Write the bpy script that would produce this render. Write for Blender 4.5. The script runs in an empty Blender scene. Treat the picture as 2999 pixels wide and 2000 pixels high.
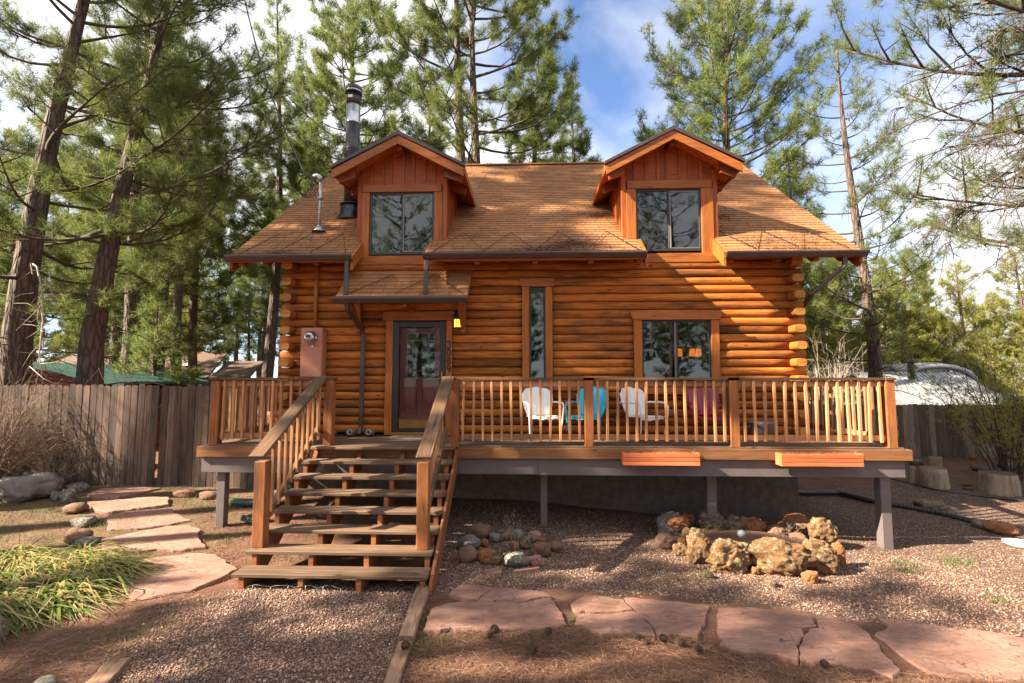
import bpy, bmesh, math, random
import numpy as np
from mathutils import Vector, Matrix, noise as mnoise

SC = bpy.context.scene
COL = SC.collection
rnd = random.Random(7)
R = math.radians

# ------------------------------------------------------------------ camera
cam_d = bpy.data.cameras.new('camera'); cam = bpy.data.objects.new('camera', cam_d); COL.objects.link(cam)
cam_d.sensor_width = 36; cam_d.lens = 36 * 1448.3 / 2999; cam_d.clip_start = .05; cam_d.clip_end = 2000
PITCH, YAW = .0764, .0362
cam.location = (0, 0, 2.44)
cam.rotation_euler = (math.pi / 2 + PITCH, 0, YAW)
SC.camera = cam

# ------------------------------------------------------------------ sun and sky
SUN = Vector((-3.4, -1.0, 2.4)).normalized()
sl = bpy.data.lights.new('sun', 'SUN'); so = bpy.data.objects.new('sun', sl); COL.objects.link(so)
sl.energy = 5.0; sl.angle = R(.55); sl.color = (1, .86, .66)
so.rotation_euler = SUN.to_track_quat('Z', 'Y').to_euler(); so.location = SUN * 60
w = bpy.data.worlds.new('World'); SC.world = w; w.use_nodes = True
nt = w.node_tree; nt.nodes.clear()
def N(nt, t, **kw):
    n = nt.nodes.new(t)
    for k, v in kw.items():
        if k == 'ins':
            for i, val in v.items(): n.inputs[i].default_value = val
        else: setattr(n, k, v)
    return n
def L(nt, a, b): nt.links.new(a, b)
sky = N(nt, 'ShaderNodeTexSky', sky_type='NISHITA', sun_disc=False, sun_elevation=math.asin(SUN.z),
        sun_rotation=math.atan2(SUN.x, SUN.y), altitude=2000, air_density=1.0, dust_density=1.5, ozone_density=1.6)
tc = N(nt, 'ShaderNodeTexCoord')
mp = N(nt, 'ShaderNodeMapping'); mp.inputs['Scale'].default_value = (1, 1, 2.2); mp.inputs['Location'].default_value = (5.62, 3.1, 1.9)
nz = N(nt, 'ShaderNodeTexNoise'); nz.inputs['Scale'].default_value = 1.7; nz.inputs['Detail'].default_value = 6; nz.inputs['Roughness'].default_value = .5; nz.inputs['Distortion'].default_value = .4
rp = N(nt, 'ShaderNodeValToRGB'); rp.color_ramp.elements[0].position = .33; rp.color_ramp.elements[1].position = .55
mx = N(nt, 'ShaderNodeMix', data_type='RGBA'); mx.inputs[7].default_value = (4.8, 4.85, 5.0, 1)
bg = N(nt, 'ShaderNodeBackground'); bg.inputs['Strength'].default_value = .058
out = N(nt, 'ShaderNodeOutputWorld')
L(nt, tc.outputs['Generated'], mp.inputs[0]); L(nt, mp.outputs[0], nz.inputs[0]); L(nt, nz.outputs[0], rp.inputs[0])
L(nt, rp.outputs[0], mx.inputs[0]); sb = N(nt, 'ShaderNodeVectorMath', operation='MULTIPLY'); sb.inputs[1].default_value = (1.05, 1.1, 1.2); L(nt, sky.outputs[0], sb.inputs[0]); L(nt, sb.outputs[0], mx.inputs[6]); L(nt, mx.outputs[2], bg.inputs[0]); L(nt, bg.outputs[0], out.inputs[0])
SC.view_settings.view_transform = 'Standard'; SC.view_settings.look = 'None'; SC.view_settings.gamma = 1
SC.view_settings.exposure = 2.28
SC.render.engine = 'CYCLES'
SC.cycles.max_bounces = 6; SC.cycles.diffuse_bounces = 3; SC.cycles.glossy_bounces = 3; SC.cycles.transmission_bounces = 4
SC.cycles.transparent_max_bounces = 8; SC.cycles.caustics_reflective = False; SC.cycles.caustics_refractive = False
SC.cycles.use_denoising = True

# ------------------------------------------------------------------ helpers
WM = {}
def put(o, parent=None, mat=None):
    """link o; its matrix_basis is given in world space; parent keeps it there"""
    COL.objects.link(o)
    WM[o] = o.matrix_basis.copy()
    if parent is not None:
        o.parent = parent; o.matrix_parent_inverse = WM[parent].inverted()
    return o
def tag(o, label, cat=None, group=None, kind=None):
    if label: o['label'] = label
    if cat: o['category'] = cat
    if group: o['group'] = group
    if kind: o['kind'] = kind
    return o
def thing(name, loc, label, cat, group=None):
    o = bpy.data.objects.new(name, None); o.empty_display_size = .1
    o.matrix_basis = Matrix.Translation(loc); put(o)
    return tag(o, label, cat, group)
def mesh(name, v, f, mats=None, smooth=False):
    m = bpy.data.meshes.new(name)
    if isinstance(v, np.ndarray) and isinstance(f, np.ndarray):
        n, k = f.shape
        m.vertices.add(len(v)); m.vertices.foreach_set('co', np.ascontiguousarray(v, dtype=np.float32).ravel())
        m.loops.add(n * k); m.loops.foreach_set('vertex_index', np.ascontiguousarray(f, dtype=np.int32).ravel())
        m.polygons.add(n); m.polygons.foreach_set('loop_start', np.arange(0, n * k, k, dtype=np.int32))
        m.update(calc_edges=True)
        if not smooth: m.shade_flat()
    else:
        m.from_pydata([tuple(map(float, p)) for p in v], [], [tuple(map(int, q)) for q in f]); m.update()
    if mats is not None:
        for mm in (mats if isinstance(mats, (list, tuple)) else [mats]): m.materials.append(mm)
    if smooth: m.polygons.foreach_set('use_smooth', [True] * len(m.polygons))
    return m
def fattr(m, name, vals):
    a = m.attributes.new(name, 'FLOAT', 'POINT'); a.data.foreach_set('value', np.ascontiguousarray(vals, dtype=np.float32))
def ob(name, m, parent=None, M=None):
    o = bpy.data.objects.new(name, m)
    if M is not None: o.matrix_basis = M
    return put(o, parent)
_bc = {}
def boxmesh(l, a, b, mat, bev):
    k = (round(l, 4), round(a, 4), round(b, 4), mat.name, bev)
    if k in _bc: return _bc[k]
    bm = bmesh.new(); bmesh.ops.create_cube(bm, size=1)
    bmesh.ops.scale(bm, vec=(l, a, b), verts=bm.verts)
    bv = min(bev, min(l, a, b) * .3)
    if bv > 0: bmesh.ops.bevel(bm, geom=bm.edges[:], offset=bv, segments=1, affect='EDGES')
    m = bpy.data.meshes.new('box'); bm.to_mesh(m); bm.free(); m.materials.append(mat); _bc[k] = m
    return m
def box(name, x0, x1, y0, y1, z0, z1, mat, parent=None, bev=.004):
    """axis-aligned board: its local X runs along its longest side, so the grain follows it"""
    s = (abs(x1 - x0), abs(y1 - y0), abs(z1 - z0)); c = Vector(((x0 + x1) / 2, (y0 + y1) / 2, (z0 + z1) / 2))
    i = s.index(max(s))
    if i == 0: M = Matrix.Identity(3); d = s
    elif i == 1: M = Matrix(((0, -1, 0), (1, 0, 0), (0, 0, 1))); d = (s[1], s[0], s[2])
    else: M = Matrix(((0, 0, 1), (0, 1, 0), (-1, 0, 0))).transposed(); M = Matrix(((0, 0, -1), (0, 1, 0), (1, 0, 0))); d = (s[2], s[1], s[0])
    return ob(name, boxmesh(d[0], d[1], d[2], mat, bev), parent, Matrix.Translation(c) @ M.to_4x4())
def beam(name, p0, p1, wid, hei, mat, parent=None, up=(0, 0, 1), bev=.004):
    p0, p1 = Vector(p0), Vector(p1); X = (p1 - p0); l = X.length; X.normalize()
    Yv = Vector(up).cross(X).normalized(); Zv = X.cross(Yv)
    M = Matrix((X, Yv, Zv)).transposed().to_4x4(); M.translation = (p0 + p1) / 2
    return ob(name, boxmesh(l, wid, hei, mat, bev), parent, M)
def tube_arr(P, r, sides=6, cap=True):
    P = np.asarray(P, float); n = len(P); r = np.broadcast_to(np.asarray(r, float), (n,))
    T = np.gradient(P, axis=0); T /= np.linalg.norm(T, axis=1)[:, None] + 1e-9
    ref = np.where(np.abs(T[:, 2:3]) > .9, np.array([[1., 0, 0]]), np.array([[0., 0, 1]]))
    A = np.cross(T, ref); A /= np.linalg.norm(A, axis=1)[:, None] + 1e-9
    for i in range(1, n):
        a = A[i - 1] - T[i] * (A[i - 1] @ T[i]); q = np.linalg.norm(a)
        if q > 1e-6: A[i] = a / q
    B = np.cross(T, A)
    t = np.linspace(0, 2 * np.pi, sides, endpoint=False)
    V = P[:, None] + (A[:, None] * np.cos(t)[None, :, None] + B[:, None] * np.sin(t)[None, :, None]) * r[:, None, None]
    V = V.reshape(-1, 3)
    i, j = np.meshgrid(np.arange(n - 1), np.arange(sides), indexing='ij'); j2 = (j + 1) % sides
    Fq = np.stack([i * sides + j, i * sides + j2, (i + 1) * sides + j2, (i + 1) * sides + j], -1).reshape(-1, 4)
    Fq = [tuple(q) for q in Fq]
    if cap: Fq += [tuple(range(sides - 1, -1, -1)), tuple((n - 1) * sides + k for k in range(sides))]
    return V, Fq
def tube(name, P, r, mat, parent=None, sides=8, smooth=True):
    V, Fq = tube_arr(P, r, sides); m = mesh(name, V, Fq, mat)
    if smooth:
        s = [len(p.vertices) == 4 for p in m.polygons]; m.polygons.foreach_set('use_smooth', s)
    return ob(name, m, parent)
def join(parts):
    V, Fq, o = [], [], 0
    for v, f in parts:
        V.append(np.asarray(v, float).reshape(-1, 3)); Fq += [tuple(i + o for i in q) for q in f]; o += len(V[-1])
    return np.concatenate(V), Fq
def prism(name, poly, axis, a0, a1, mat, parent=None):
    """poly of 2-D points; axis 'y': (x,z) extruded along y; 'x': (y,z) along x; 'z': (x,y) along z"""
    def p3(p, a): return {'y': (p[0], a, p[1]), 'x': (a, p[0], p[1]), 'z': (p[0], p[1], a)}[axis]
    n = len(poly); V = [p3(p, a0) for p in poly] + [p3(p, a1) for p in poly]
    Fq = [tuple(range(n)), tuple(range(2 * n - 1, n - 1, -1))] + [(i, i + n, (i + 1) % n + n, (i + 1) % n) for i in range(n)]
    m = mesh(name, V, Fq, mat)
    bm = bmesh.new(); bm.from_mesh(m); bmesh.ops.recalc_face_normals(bm, faces=bm.faces[:]); bm.to_mesh(m); bm.free()
    return ob(name, m, parent)
def lathe_arr(prof, sides=20, c=(0, 0, 0)):
    V, Fq = [], []
    for r_, z in prof:
        for k in range(sides):
            a = 2 * math.pi * k / sides; V.append((c[0] + r_ * math.cos(a), c[1] + r_ * math.sin(a), c[2] + z))
    n = len(prof)
    for i in range(n - 1):
        for k in range(sides): Fq.append((i * sides + k, i * sides + (k + 1) % sides, (i + 1) * sides + (k + 1) % sides, (i + 1) * sides + k))
    Fq += [tuple(range(sides - 1, -1, -1)), tuple((n - 1) * sides + k for k in range(sides))]
    return np.array(V), Fq
def lathe(name, prof, c, mat, parent=None, sides=20, smooth=True):
    V, Fq = lathe_arr(prof, sides, c); m = mesh(name, V, Fq, mat)
    if smooth: m.polygons.foreach_set('use_smooth', [len(p.vertices) == 4 for p in m.polygons])
    return ob(name, m, parent)
def copy_tree(o, M, label=None, parent=None):
    """a copy of a thing and of its parts, moved by world matrix M (applied before the thing's own)"""
    c = o.copy(); COL.objects.link(c); c.matrix_basis = M
    WM[c] = M
    if label: c['label'] = label
    for ch in o.children:
        k = ch.copy(); COL.objects.link(k); k.parent = c
        for g in ch.children:
            q = g.copy(); COL.objects.link(q); q.parent = k
    return c

# ------------------------------------------------------------------ materials
def newmat(name):
    m = bpy.data.materials.new(name); m.use_nodes = True; t = m.node_tree; t.nodes.clear()
    o = N(t, 'ShaderNodeOutputMaterial'); b = N(t, 'ShaderNodeBsdfPrincipled'); L(t, b.outputs[0], o.inputs[0])
    return m, t, b, o
def coords(t, scale=(1, 1, 1), rand=37.0, kind='Object'):
    c = N(t, 'ShaderNodeTexCoord'); oi = N(t, 'ShaderNodeObjectInfo')
    mu = N(t, 'ShaderNodeMath', operation='MULTIPLY'); mu.inputs[1].default_value = rand; L(t, oi.outputs['Random'], mu.inputs[0])
    ad = N(t, 'ShaderNodeVectorMath', operation='ADD'); L(t, c.outputs[kind], ad.inputs[0]); L(t, mu.outputs[0], ad.inputs[1])
    m = N(t, 'ShaderNodeMapping'); m.inputs['Scale'].default_value = scale; L(t, ad.outputs[0], m.inputs[0])
    return m.outputs[0], ad.outputs[0], oi
def noise_n(t, vec, scale, detail=4, rough=.55, dist=0):
    n = N(t, 'ShaderNodeTexNoise'); n.inputs['Scale'].default_value = scale; n.inputs['Detail'].default_value = detail
    n.inputs['Roughness'].default_value = rough; n.inputs['Distortion'].default_value = dist; L(t, vec, n.inputs['Vector']); return n.outputs[0]
def ramp(t, fac, stops):
    r_ = N(t, 'ShaderNodeValToRGB'); e = r_.color_ramp.elements
    while len(e) < len(stops): e.new(.5)
    for q, (p, c) in zip(e, stops):
        q.position = p; q.color = (c, c, c, 1) if not isinstance(c, tuple) else (*c, 1)
    L(t, fac, r_.inputs[0]); return r_.outputs[0]
def mix(t, fac, a, b, mode='MIX'):
    m = N(t, 'ShaderNodeMix', data_type='RGBA', blend_type=mode)
    for i, v in ((0, fac), (6, a), (7, b)):
        if isinstance(v, (int, float)): m.inputs[i].default_value = v
        elif isinstance(v, tuple): m.inputs[i].default_value = (*v, 1)
        else: L(t, v, m.inputs[i])
    return m.outputs[2]
def bump(t, b, h, strength=.3, dist=.01):
    n = N(t, 'ShaderNodeBump'); n.inputs['Strength'].default_value = strength; n.inputs['Distance'].default_value = dist
    L(t, h, n.inputs['Height']); L(t, n.outputs[0], b.inputs['Normal'])
def wood(name, ca, cb, dark, rough=.55, weather=.35, grain=22, knots=True, wcol=None, wscale=1.3, hv=.25, bs=.35, crack=False):
    m, t, b, o = newmat(name)
    v, raw, oi = coords(t, (1.1, grain, grain))
    g = noise_n(t, v, 1.6, 5, .6, .6)
    col = ramp(t, g, [(.28, dark), (.45, ca), (.7, cb)])
    v2 = N(t, 'ShaderNodeMapping'); v2.inputs['Scale'].default_value = (.5, 2, 2); L(t, raw, v2.inputs[0])
    wz = noise_n(t, v2.outputs[0], wscale, 5, .62, .3)
    wf = ramp(t, wz, [(.48, 0.0), (.68, weather)])
    col = mix(t, wf, col, wcol or dark)
    if knots:
        kv = N(t, 'ShaderNodeMapping'); kv.inputs['Scale'].default_value = (2.2, 5.5, 5.5); L(t, raw, kv.inputs[0])
        vo = N(t, 'ShaderNodeTexVoronoi'); vo.inputs['Scale'].default_value = 1; L(t, kv.outputs[0], vo.inputs['Vector'])
        kf = ramp(t, vo.outputs['Distance'], [(.05, .8), (.13, 0.0)])
        col = mix(t, kf, col, tuple(c * .45 for c in dark))
    if crack:
        b.inputs['Specular IOR Level'].default_value = .15
        cvv = N(t, 'ShaderNodeMapping'); cvv.inputs['Scale'].default_value = (.35, 13, 13); L(t, raw, cvv.inputs[0])
        cn = noise_n(t, cvv.outputs[0], 1.5, 3, .5, .8)
        col = mix(t, ramp(t, cn, [(.485, 0.), (.5, .8), (.515, 0.)]), col, (.05, .018, .008))
    h = N(t, 'ShaderNodeHueSaturation'); L(t, col, h.inputs['Color'])
    ma = N(t, 'ShaderNodeMapRange'); ma.inputs[3].default_value = 1 - hv; ma.inputs[4].default_value = 1 + hv
    L(t, oi.outputs['Random'], ma.inputs[0]); L(t, ma.outputs[0], h.inputs['Value'])
    L(t, h.outputs[0], b.inputs['Base Color']); b.inputs['Roughness'].default_value = rough
    b.inputs['Specular IOR Level'].default_value = .15 if crack else .3
    bump(t, b, g, bs, .004)
    return m
def plain(name, col, rough=.5, metal=0, nscale=12, var=.2, bstr=.0, spec=.5):
    m, t, b, o = newmat(name); v, raw, oi = coords(t)
    n = noise_n(t, v, nscale, 5, .6)
    c = ramp(t, n, [(.3, tuple(x * (1 - var) for x in col)), (.7, tuple(min(1, x * (1 + var)) for x in col))])
    L(t, c, b.inputs['Base Color']); b.inputs['Roughness'].default_value = rough; b.inputs['Metallic'].default_value = metal
    b.inputs['Specular IOR Level'].default_value = spec
    if bstr: bump(t, b, n, bstr, .01)
    return m
M = {}
M['log'] = wood('stained_log', (.36, .112, .02), (.49, .178, .035), (.15, .046, .012), .72, .9, 20, True, (.10, .046, .022), 1.9, .42, .8, True)
M['logdark'] = wood('stained_log_end', (.42, .17, .035), (.52, .25, .06), (.16, .06, .02), .6, .3, 10, False)
M['trim'] = wood('stained_trim', (.32, .097, .02), (.42, .145, .03), (.14, .042, .012), .45, .4, 22, True, (.09, .035, .014), 1.5, .12)
M['gable'] = wood('red_stained_board', (.30, .07, .016), (.38, .10, .022), (.14, .035, .01), .5, .3, 22, True, (.07, .022, .012), 1.5, .18)
M['rafter'] = wood('dark_rafter', (.22, .055, .022), (.28, .075, .03), (.08, .024, .012), .55, .4, 20, False)
M['baluster'] = wood('cedar_baluster', (.42, .20, .09), (.52, .27, .13), (.22, .10, .045), .6, .45, 26, True, (.12, .065, .035), 2.0, .28)
M['post'] = wood('cedar_post', (.29, .10, .032), (.37, .138, .046), (.13, .046, .02), .6, .75, 18, False, (.06, .035, .024), 1.6, .12)
M['rim'] = wood('cedar_rim', (.23, .098, .038), (.30, .135, .055), (.11, .048, .024), .58, .7, 20, True, (.08, .045, .028), 1.5, .12)
M['cap'] = wood('weathered_cap', (.115, .063, .034), (.20, .108, .054), (.036, .023, .016), .55, .7, 26, False, (.03, .022, .018), 1.1, .1, .6)
M['tread'] = wood('weathered_tread', (.135, .083, .052), (.205, .128, .078), (.06, .038, .027), .62, .6, 24, True, (.065, .045, .034), 1.2, .15, .5)
M['stringer'] = wood('stringer', (.24, .085, .032), (.30, .12, .05), (.10, .04, .02), .6, .5, 18, False)
M['fence'] = wood('weathered_fence', (.125, .083, .060), (.19, .128, .09), (.045, .034, .029), .8, .95, 20, True, (.042, .034, .031), 1.1, .42, .6)
M['fence2'] = wood('shade_lightened_fence', (.20, .15, .115), (.29, .22, .165), (.09, .066, .053), .8, .8, 20, True, (.08, .064, .054), 1.1, .4, .6)  # fence wood with its colour lightened to offset shade on the right fence
M['timber'] = wood('landscape_timber', (.24, .145, .09), (.32, .20, .13), (.09, .05, .032), .8, .6, 14, True, None, 1.5, .1, .8)
M['stump'] = wood('old_stump', (.30, .215, .15), (.42, .32, .23), (.085, .06, .045), .8, .6, 9, False, None, 1.5, .1, .9)
M['planter'] = wood('planter_box', (.52, .135, .05), (.62, .19, .075), (.30, .075, .03), .55, .25, 24, False)
M['soffit'] = wood('soffit_board', (.40, .115, .022), (.48, .16, .03), (.18, .05, .014), .5, .3, 18, True)
M['beam'] = plain('grey_beam_paint', (.125, .10, .10), .6, 0, 5, .14, .05)
M['gutter'] = plain('brown_gutter', (.060, .040, .036), .32, 0, 6, .25, 0, .5)
M['metal'] = plain('galvanised', (.42, .42, .43), .38, .85, 9, .3)
M['stove'] = plain('stove_pipe_black', (.05, .045, .045), .35, .6, 6, .4)
M['steel'] = plain('stove_pipe_steel', (.55, .55, .56), .28, .95, 5, .25)
M['black'] = plain('black_metal', (.014, .014, .015), .4, 0, 9, .2)
M['frame'] = plain('dark_window_frame', (.035, .033, .032), .35, 0, 8, .2)
M['framel'] = plain('grey_window_frame', (.16, .16, .16), .35, .3, 8, .1)
M['door'] = plain('maroon_door', (.17, .018, .028), .32, 0, 6, .15)
M['storm'] = plain('storm_door_green', (.014, .018, .017), .35, 0, 5, .1)
M['brass'] = plain('brass', (.36, .21, .045), .38, .9, 6, .2)
M['meter'] = plain('meter_box_paint', (.42, .17, .105), .5, 0, 4, .1)
M['white'] = plain('white_enamel', (.80, .80, .78), .35, 0, 7, .06)
M['blue'] = plain('turquoise_enamel', (.02, .50, .74), .32, 0, 7, .08)
M['crimson'] = plain('crimson_enamel', (.24, .008, .035), .22, 0, 7, .1)
M['concrete'] = plain('grey_concrete', (.17, .15, .13), .9, 0, 8, .2, .2)
M['cone'] = plain('pine_cone_brown', (.075, .042, .026), .8, 0, 30, .4)
M['skirt'] = plain('dark_skirting', (.11, .085, .068), .9, 0, 8, .3, .2)
M['oldroof'] = plain('old_brown_roof', (.115, .068, .047), .9, 0, 9, .35, .3)
M['terracotta'] = plain('terracotta', (.42, .15, .06), .7, 0, 8, .25, .1)
M['pipe'] = plain('black_pipe', (.022, .02, .022), .45, 0, 6, .2)
M['greenhose'] = plain('green_drain_hose', (.04, .075, .065), .5, 0, 6, .2)
M['tin'] = plain('bare_tin', (.22, .20, .19), .55, .4, 10, .3)
M['blind'] = plain('window_blind', (.55, .53, .48), .8, 0, 6, .04)
M['room'] = plain('room_wall', (.16, .12, .09), .9, 0, 6, .1)
M['cord'] = plain('dark_cord', (.03, .027, .025), .6, 0, 6, .2)
M['cordw'] = plain('pale_cord', (.45, .43, .40), .6, 0, 6, .2)
M['redwall'] = plain('red_shed_wall', (.19, .045, .03), .8, 0, 4, .15, .1)
M['greenroof'] = plain('green_metal_roof', (.035, .095, .075), .4, .2, 5, .2)
M['whitemetal'] = plain('pale_metal_roof', (.36, .36, .37), .4, .5, 5, .12)
M['numbers'] = plain('number_black', (.012, .01, .01), .5)
M['mat'] = plain('door_mat', (.25, .17, .14), .95, 0, 40, .6, .3)
M['glassball'] = plain('glass_orb', (.12, .14, .16), .08, .3, 3, .1)
m, t, b, o = newmat('pane_glass')     # reflective see-through pane
tr = N(t, 'ShaderNodeBsdfTransparent'); tr.inputs[0].default_value = (.60, .63, .62, 1)
gl = N(t, 'ShaderNodeBsdfGlossy'); gl.inputs['Roughness'].default_value = .015; gl.inputs[0].default_value = (.95, .97, 1, 1)
fr = N(t, 'ShaderNodeFresnel'); fr.inputs[0].default_value = 1.75
cv, _, _ = coords(t); nn = noise_n(t, cv, 2.2, 2, .5); bn = N(t, 'ShaderNodeBump'); bn.inputs['Strength'].default_value = .05; bn.inputs['Distance'].default_value = .03
L(t, nn, bn.inputs['Height']); L(t, bn.outputs[0], gl.inputs['Normal'])
ms = N(t, 'ShaderNodeMixShader'); L(t, fr.outputs[0], ms.inputs[0]); L(t, tr.outputs[0], ms.inputs[1]); L(t, gl.outputs[0], ms.inputs[2]); L(t, ms.outputs[0], o.inputs[0])
t.nodes.remove(b); M['glass'] = m
m, t, b, o = newmat('clear_glass')
tr = N(t, 'ShaderNodeBsdfTransparent'); tr.inputs[0].default_value = (.92, .93, .92, 1); gl = N(t, 'ShaderNodeBsdfGlossy'); gl.inputs['Roughness'].default_value = .02
fr = N(t, 'ShaderNodeFresnel'); fr.inputs[0].default_value = 1.33; ms = N(t, 'ShaderNodeMixShader'); L(t, fr.outputs[0], ms.inputs[0]); L(t, tr.outputs[0], ms.inputs[1]); L(t, gl.outputs[0], ms.inputs[2]); L(t, ms.outputs[0], o.inputs[0]); t.nodes.remove(b); M['clear'] = m
def lampmat(name, col, s):
    m, t, b, o = newmat(name); b.inputs['Base Color'].default_value = (*col, 1)
    b.inputs['Emission Color'].default_value = (*col, 1); b.inputs['Emission Strength'].default_value = s; return m
M['lamp'] = lampmat('lamp_glow', (1, .55, .06), .45)
M['lamp2'] = lampmat('shade_glow', (1, .24, .025), .38)
# shingles
m, t, b, o = newmat('brown_shingle'); v, raw, oi = coords(t)
at = N(t, 'ShaderNodeAttribute', attribute_name='tint')
ad = N(t, 'ShaderNodeMath', operation='ADD'); L(t, at.outputs['Fac'], ad.inputs[0]); L(t, oi.outputs['Random'], ad.inputs[1])
frc = N(t, 'ShaderNodeMath', operation='FRACT'); L(t, ad.outputs[0], frc.inputs[0])
c = ramp(t, frc.outputs[0], [(0, (.21, .105, .045)), (.3, (.27, .138, .056)), (.6, (.32, .162, .064)), (1, (.235, .12, .055))])
gr = noise_n(t, v, 90, 3, .7); c = mix(t, .55, c, ramp(t, gr, [(.3, .25), (.7, .9)]), 'MULTIPLY')
st = noise_n(t, v, 1.1, 4, .6); c = mix(t, ramp(t, st, [(.42, 0.), (.66, .6)]), c, (.12, .075, .05))
L(t, mix(t, 1.0, c, (1.5, 1.28, 1.05), 'MULTIPLY'), b.inputs['Base Color']); b.inputs['Roughness'].default_value = .85; bump(t, b, gr, .4, .004); M['shingle'] = m
# bark
m, t, b, o = newmat('pine_bark'); v, raw, oi = coords(t, (7, 7, 1.5), 0)
vo = N(t, 'ShaderNodeTexVoronoi', feature='DISTANCE_TO_EDGE'); vo.inputs['Scale'].default_value = 1.3; L(t, v, vo.inputs['Vector'])
nn = noise_n(t, v, 2.5, 5, .65)
c = ramp(t, nn, [(.3, (.06, .044, .037)), (.5, (.115, .08, .063)), (.72, (.18, .117, .085))])
c = mix(t, ramp(t, vo.outputs['Distance'], [(.0, .85), (.14, 0.)]), c, (.035, .024, .02))
L(t, c, b.inputs['Base Color']); b.inputs['Roughness'].default_value = .9
bump(t, b, ramp(t, vo.outputs['Distance'], [(0, 0.), (.25, 1.)]), .9, .03); M['bark'] = m
M['twig'] = plain('branch_bark', (.075, .053, .043), .9, 0, 6, .35)
M['paletwig'] = plain('dead_twig', (.40, .33, .27), .85, 0, 6, .3)
M['bush'] = plain('dry_bush_stem', (.26, .18, .125), .85, 0, 3, .4)
def foliage(name, ca, cb, cc, trans=.35):
    m, t, b, o = newmat(name); oi = N(t, 'ShaderNodeObjectInfo')
    at = N(t, 'ShaderNodeAttribute', attribute_name='tint')
    c = ramp(t, at.outputs['Fac'], [(0, ca), (.5, cb), (1, cc)])
    h = N(t, 'ShaderNodeHueSaturation'); ma = N(t, 'ShaderNodeMapRange'); ma.inputs[3].default_value = .8; ma.inputs[4].default_value = 1.2
    L(t, oi.outputs['Random'], ma.inputs[0]); L(t, ma.outputs[0], h.inputs['Value']); L(t, c, h.inputs['Color'])
    L(t, h.outputs[0], b.inputs['Base Color']); b.inputs['Roughness'].default_value = .55; b.inputs['Specular IOR Level'].default_value = .25
    tl = N(t, 'ShaderNodeBsdfTranslucent'); L(t, h.outputs[0], tl.inputs[0])
    ms = N(t, 'ShaderNodeMixShader'); ms.inputs[0].default_value = trans
    L(t, b.outputs[0], ms.inputs[1]); L(t, tl.outputs[0], ms.inputs[2]); L(t, ms.outputs[0], o.inputs[0]); return m
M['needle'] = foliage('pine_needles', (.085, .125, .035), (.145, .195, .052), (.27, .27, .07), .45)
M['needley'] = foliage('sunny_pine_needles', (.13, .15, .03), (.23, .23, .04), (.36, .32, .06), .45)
M['juniper'] = foliage('juniper_leaves', (.16, .19, .05), (.28, .29, .06), (.42, .38, .10), .5)
M['lily'] = foliage('daylily_leaves', (.05, .11, .028), (.19, .24, .04), (.50, .37, .17), .4)
M['grass'] = foliage('grass_blades', (.06, .11, .03), (.12, .16, .05), (.30, .24, .11), .3)
M['straw'] = foliage('pine_straw', (.105, .055, .036), (.19, .10, .064), (.33, .195, .125), .1)
# stone materials
def stone(name, ca, cb, lich=None, lf=.0, scale=4, bs=.6):
    m, t, b, o = newmat(name); v, raw, oi = coords(t, (1, 1, 1), 11)
    n1 = noise_n(t, v, scale, 8, .68, .3); n2 = noise_n(t, v, scale * 6, 6, .7)
    c = ramp(t, n1, [(.3, ca), (.68, cb)])
    c = mix(t, .5, c, ramp(t, n2, [(.3, .35), (.65, 1.)]), 'MULTIPLY')
    if lich:
        n3 = noise_n(t, v, scale * 2.2, 7, .75); c = mix(t, ramp(t, n3, [(.56 - lf, 0.), (.60 - lf, .85)]), c, lich)
    L(t, c, b.inputs['Base Color']); b.inputs['Roughness'].default_value = .9; b.inputs['Specular IOR Level'].default_value = .25
    bump(t, b, n2, bs, .03); return m
ROCK_ = 0
ROCK = [stone('grey_rock', (.13, .115, .10), (.24, .21, .18), (.22, .24, .17), .0),
        stone('brown_rock', (.15, .08, .055), (.27, .15, .10)),
        stone('tan_pumice', (.17, .115, .075), (.36, .26, .17), (.09, .06, .045), .05, 8, 1.0),
        stone('pink_rock', (.27, .13, .10), (.40, .22, .17)),
        stone('orange_rock', (.22, .085, .038), (.38, .165, .068), (.13, .075, .05), .0, 6),
        stone('lichen_rock', (.125, .06, .03), (.31, .155, .065), (.27, .275, .17), .03, 8, 1.0),
        stone('boulder', (.19, .16, .145), (.30, .26, .23), None, 0, 2),
        stone('mossy_rock', (.12, .10, .085), (.22, .18, .15), (.36, .38, .30), .04, 9)]
m, t, b, o = newmat('pink_flagstone'); v, raw, oi = coords(t, (1, 1, 1), 9)
n1 = noise_n(t, v, 1.6, 7, .6, .5); mp2 = N(t, 'ShaderNodeMapping'); mp2.inputs['Scale'].default_value = (1, 2.6, 1); L(t, v, mp2.inputs[0])
n2 = noise_n(t, mp2.outputs[0], 7, 8, .74, .6)
c = ramp(t, n1, [(.3, (.25, .125, .09)), (.5, (.335, .172, .124)), (.72, (.40, .225, .168))])
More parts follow.
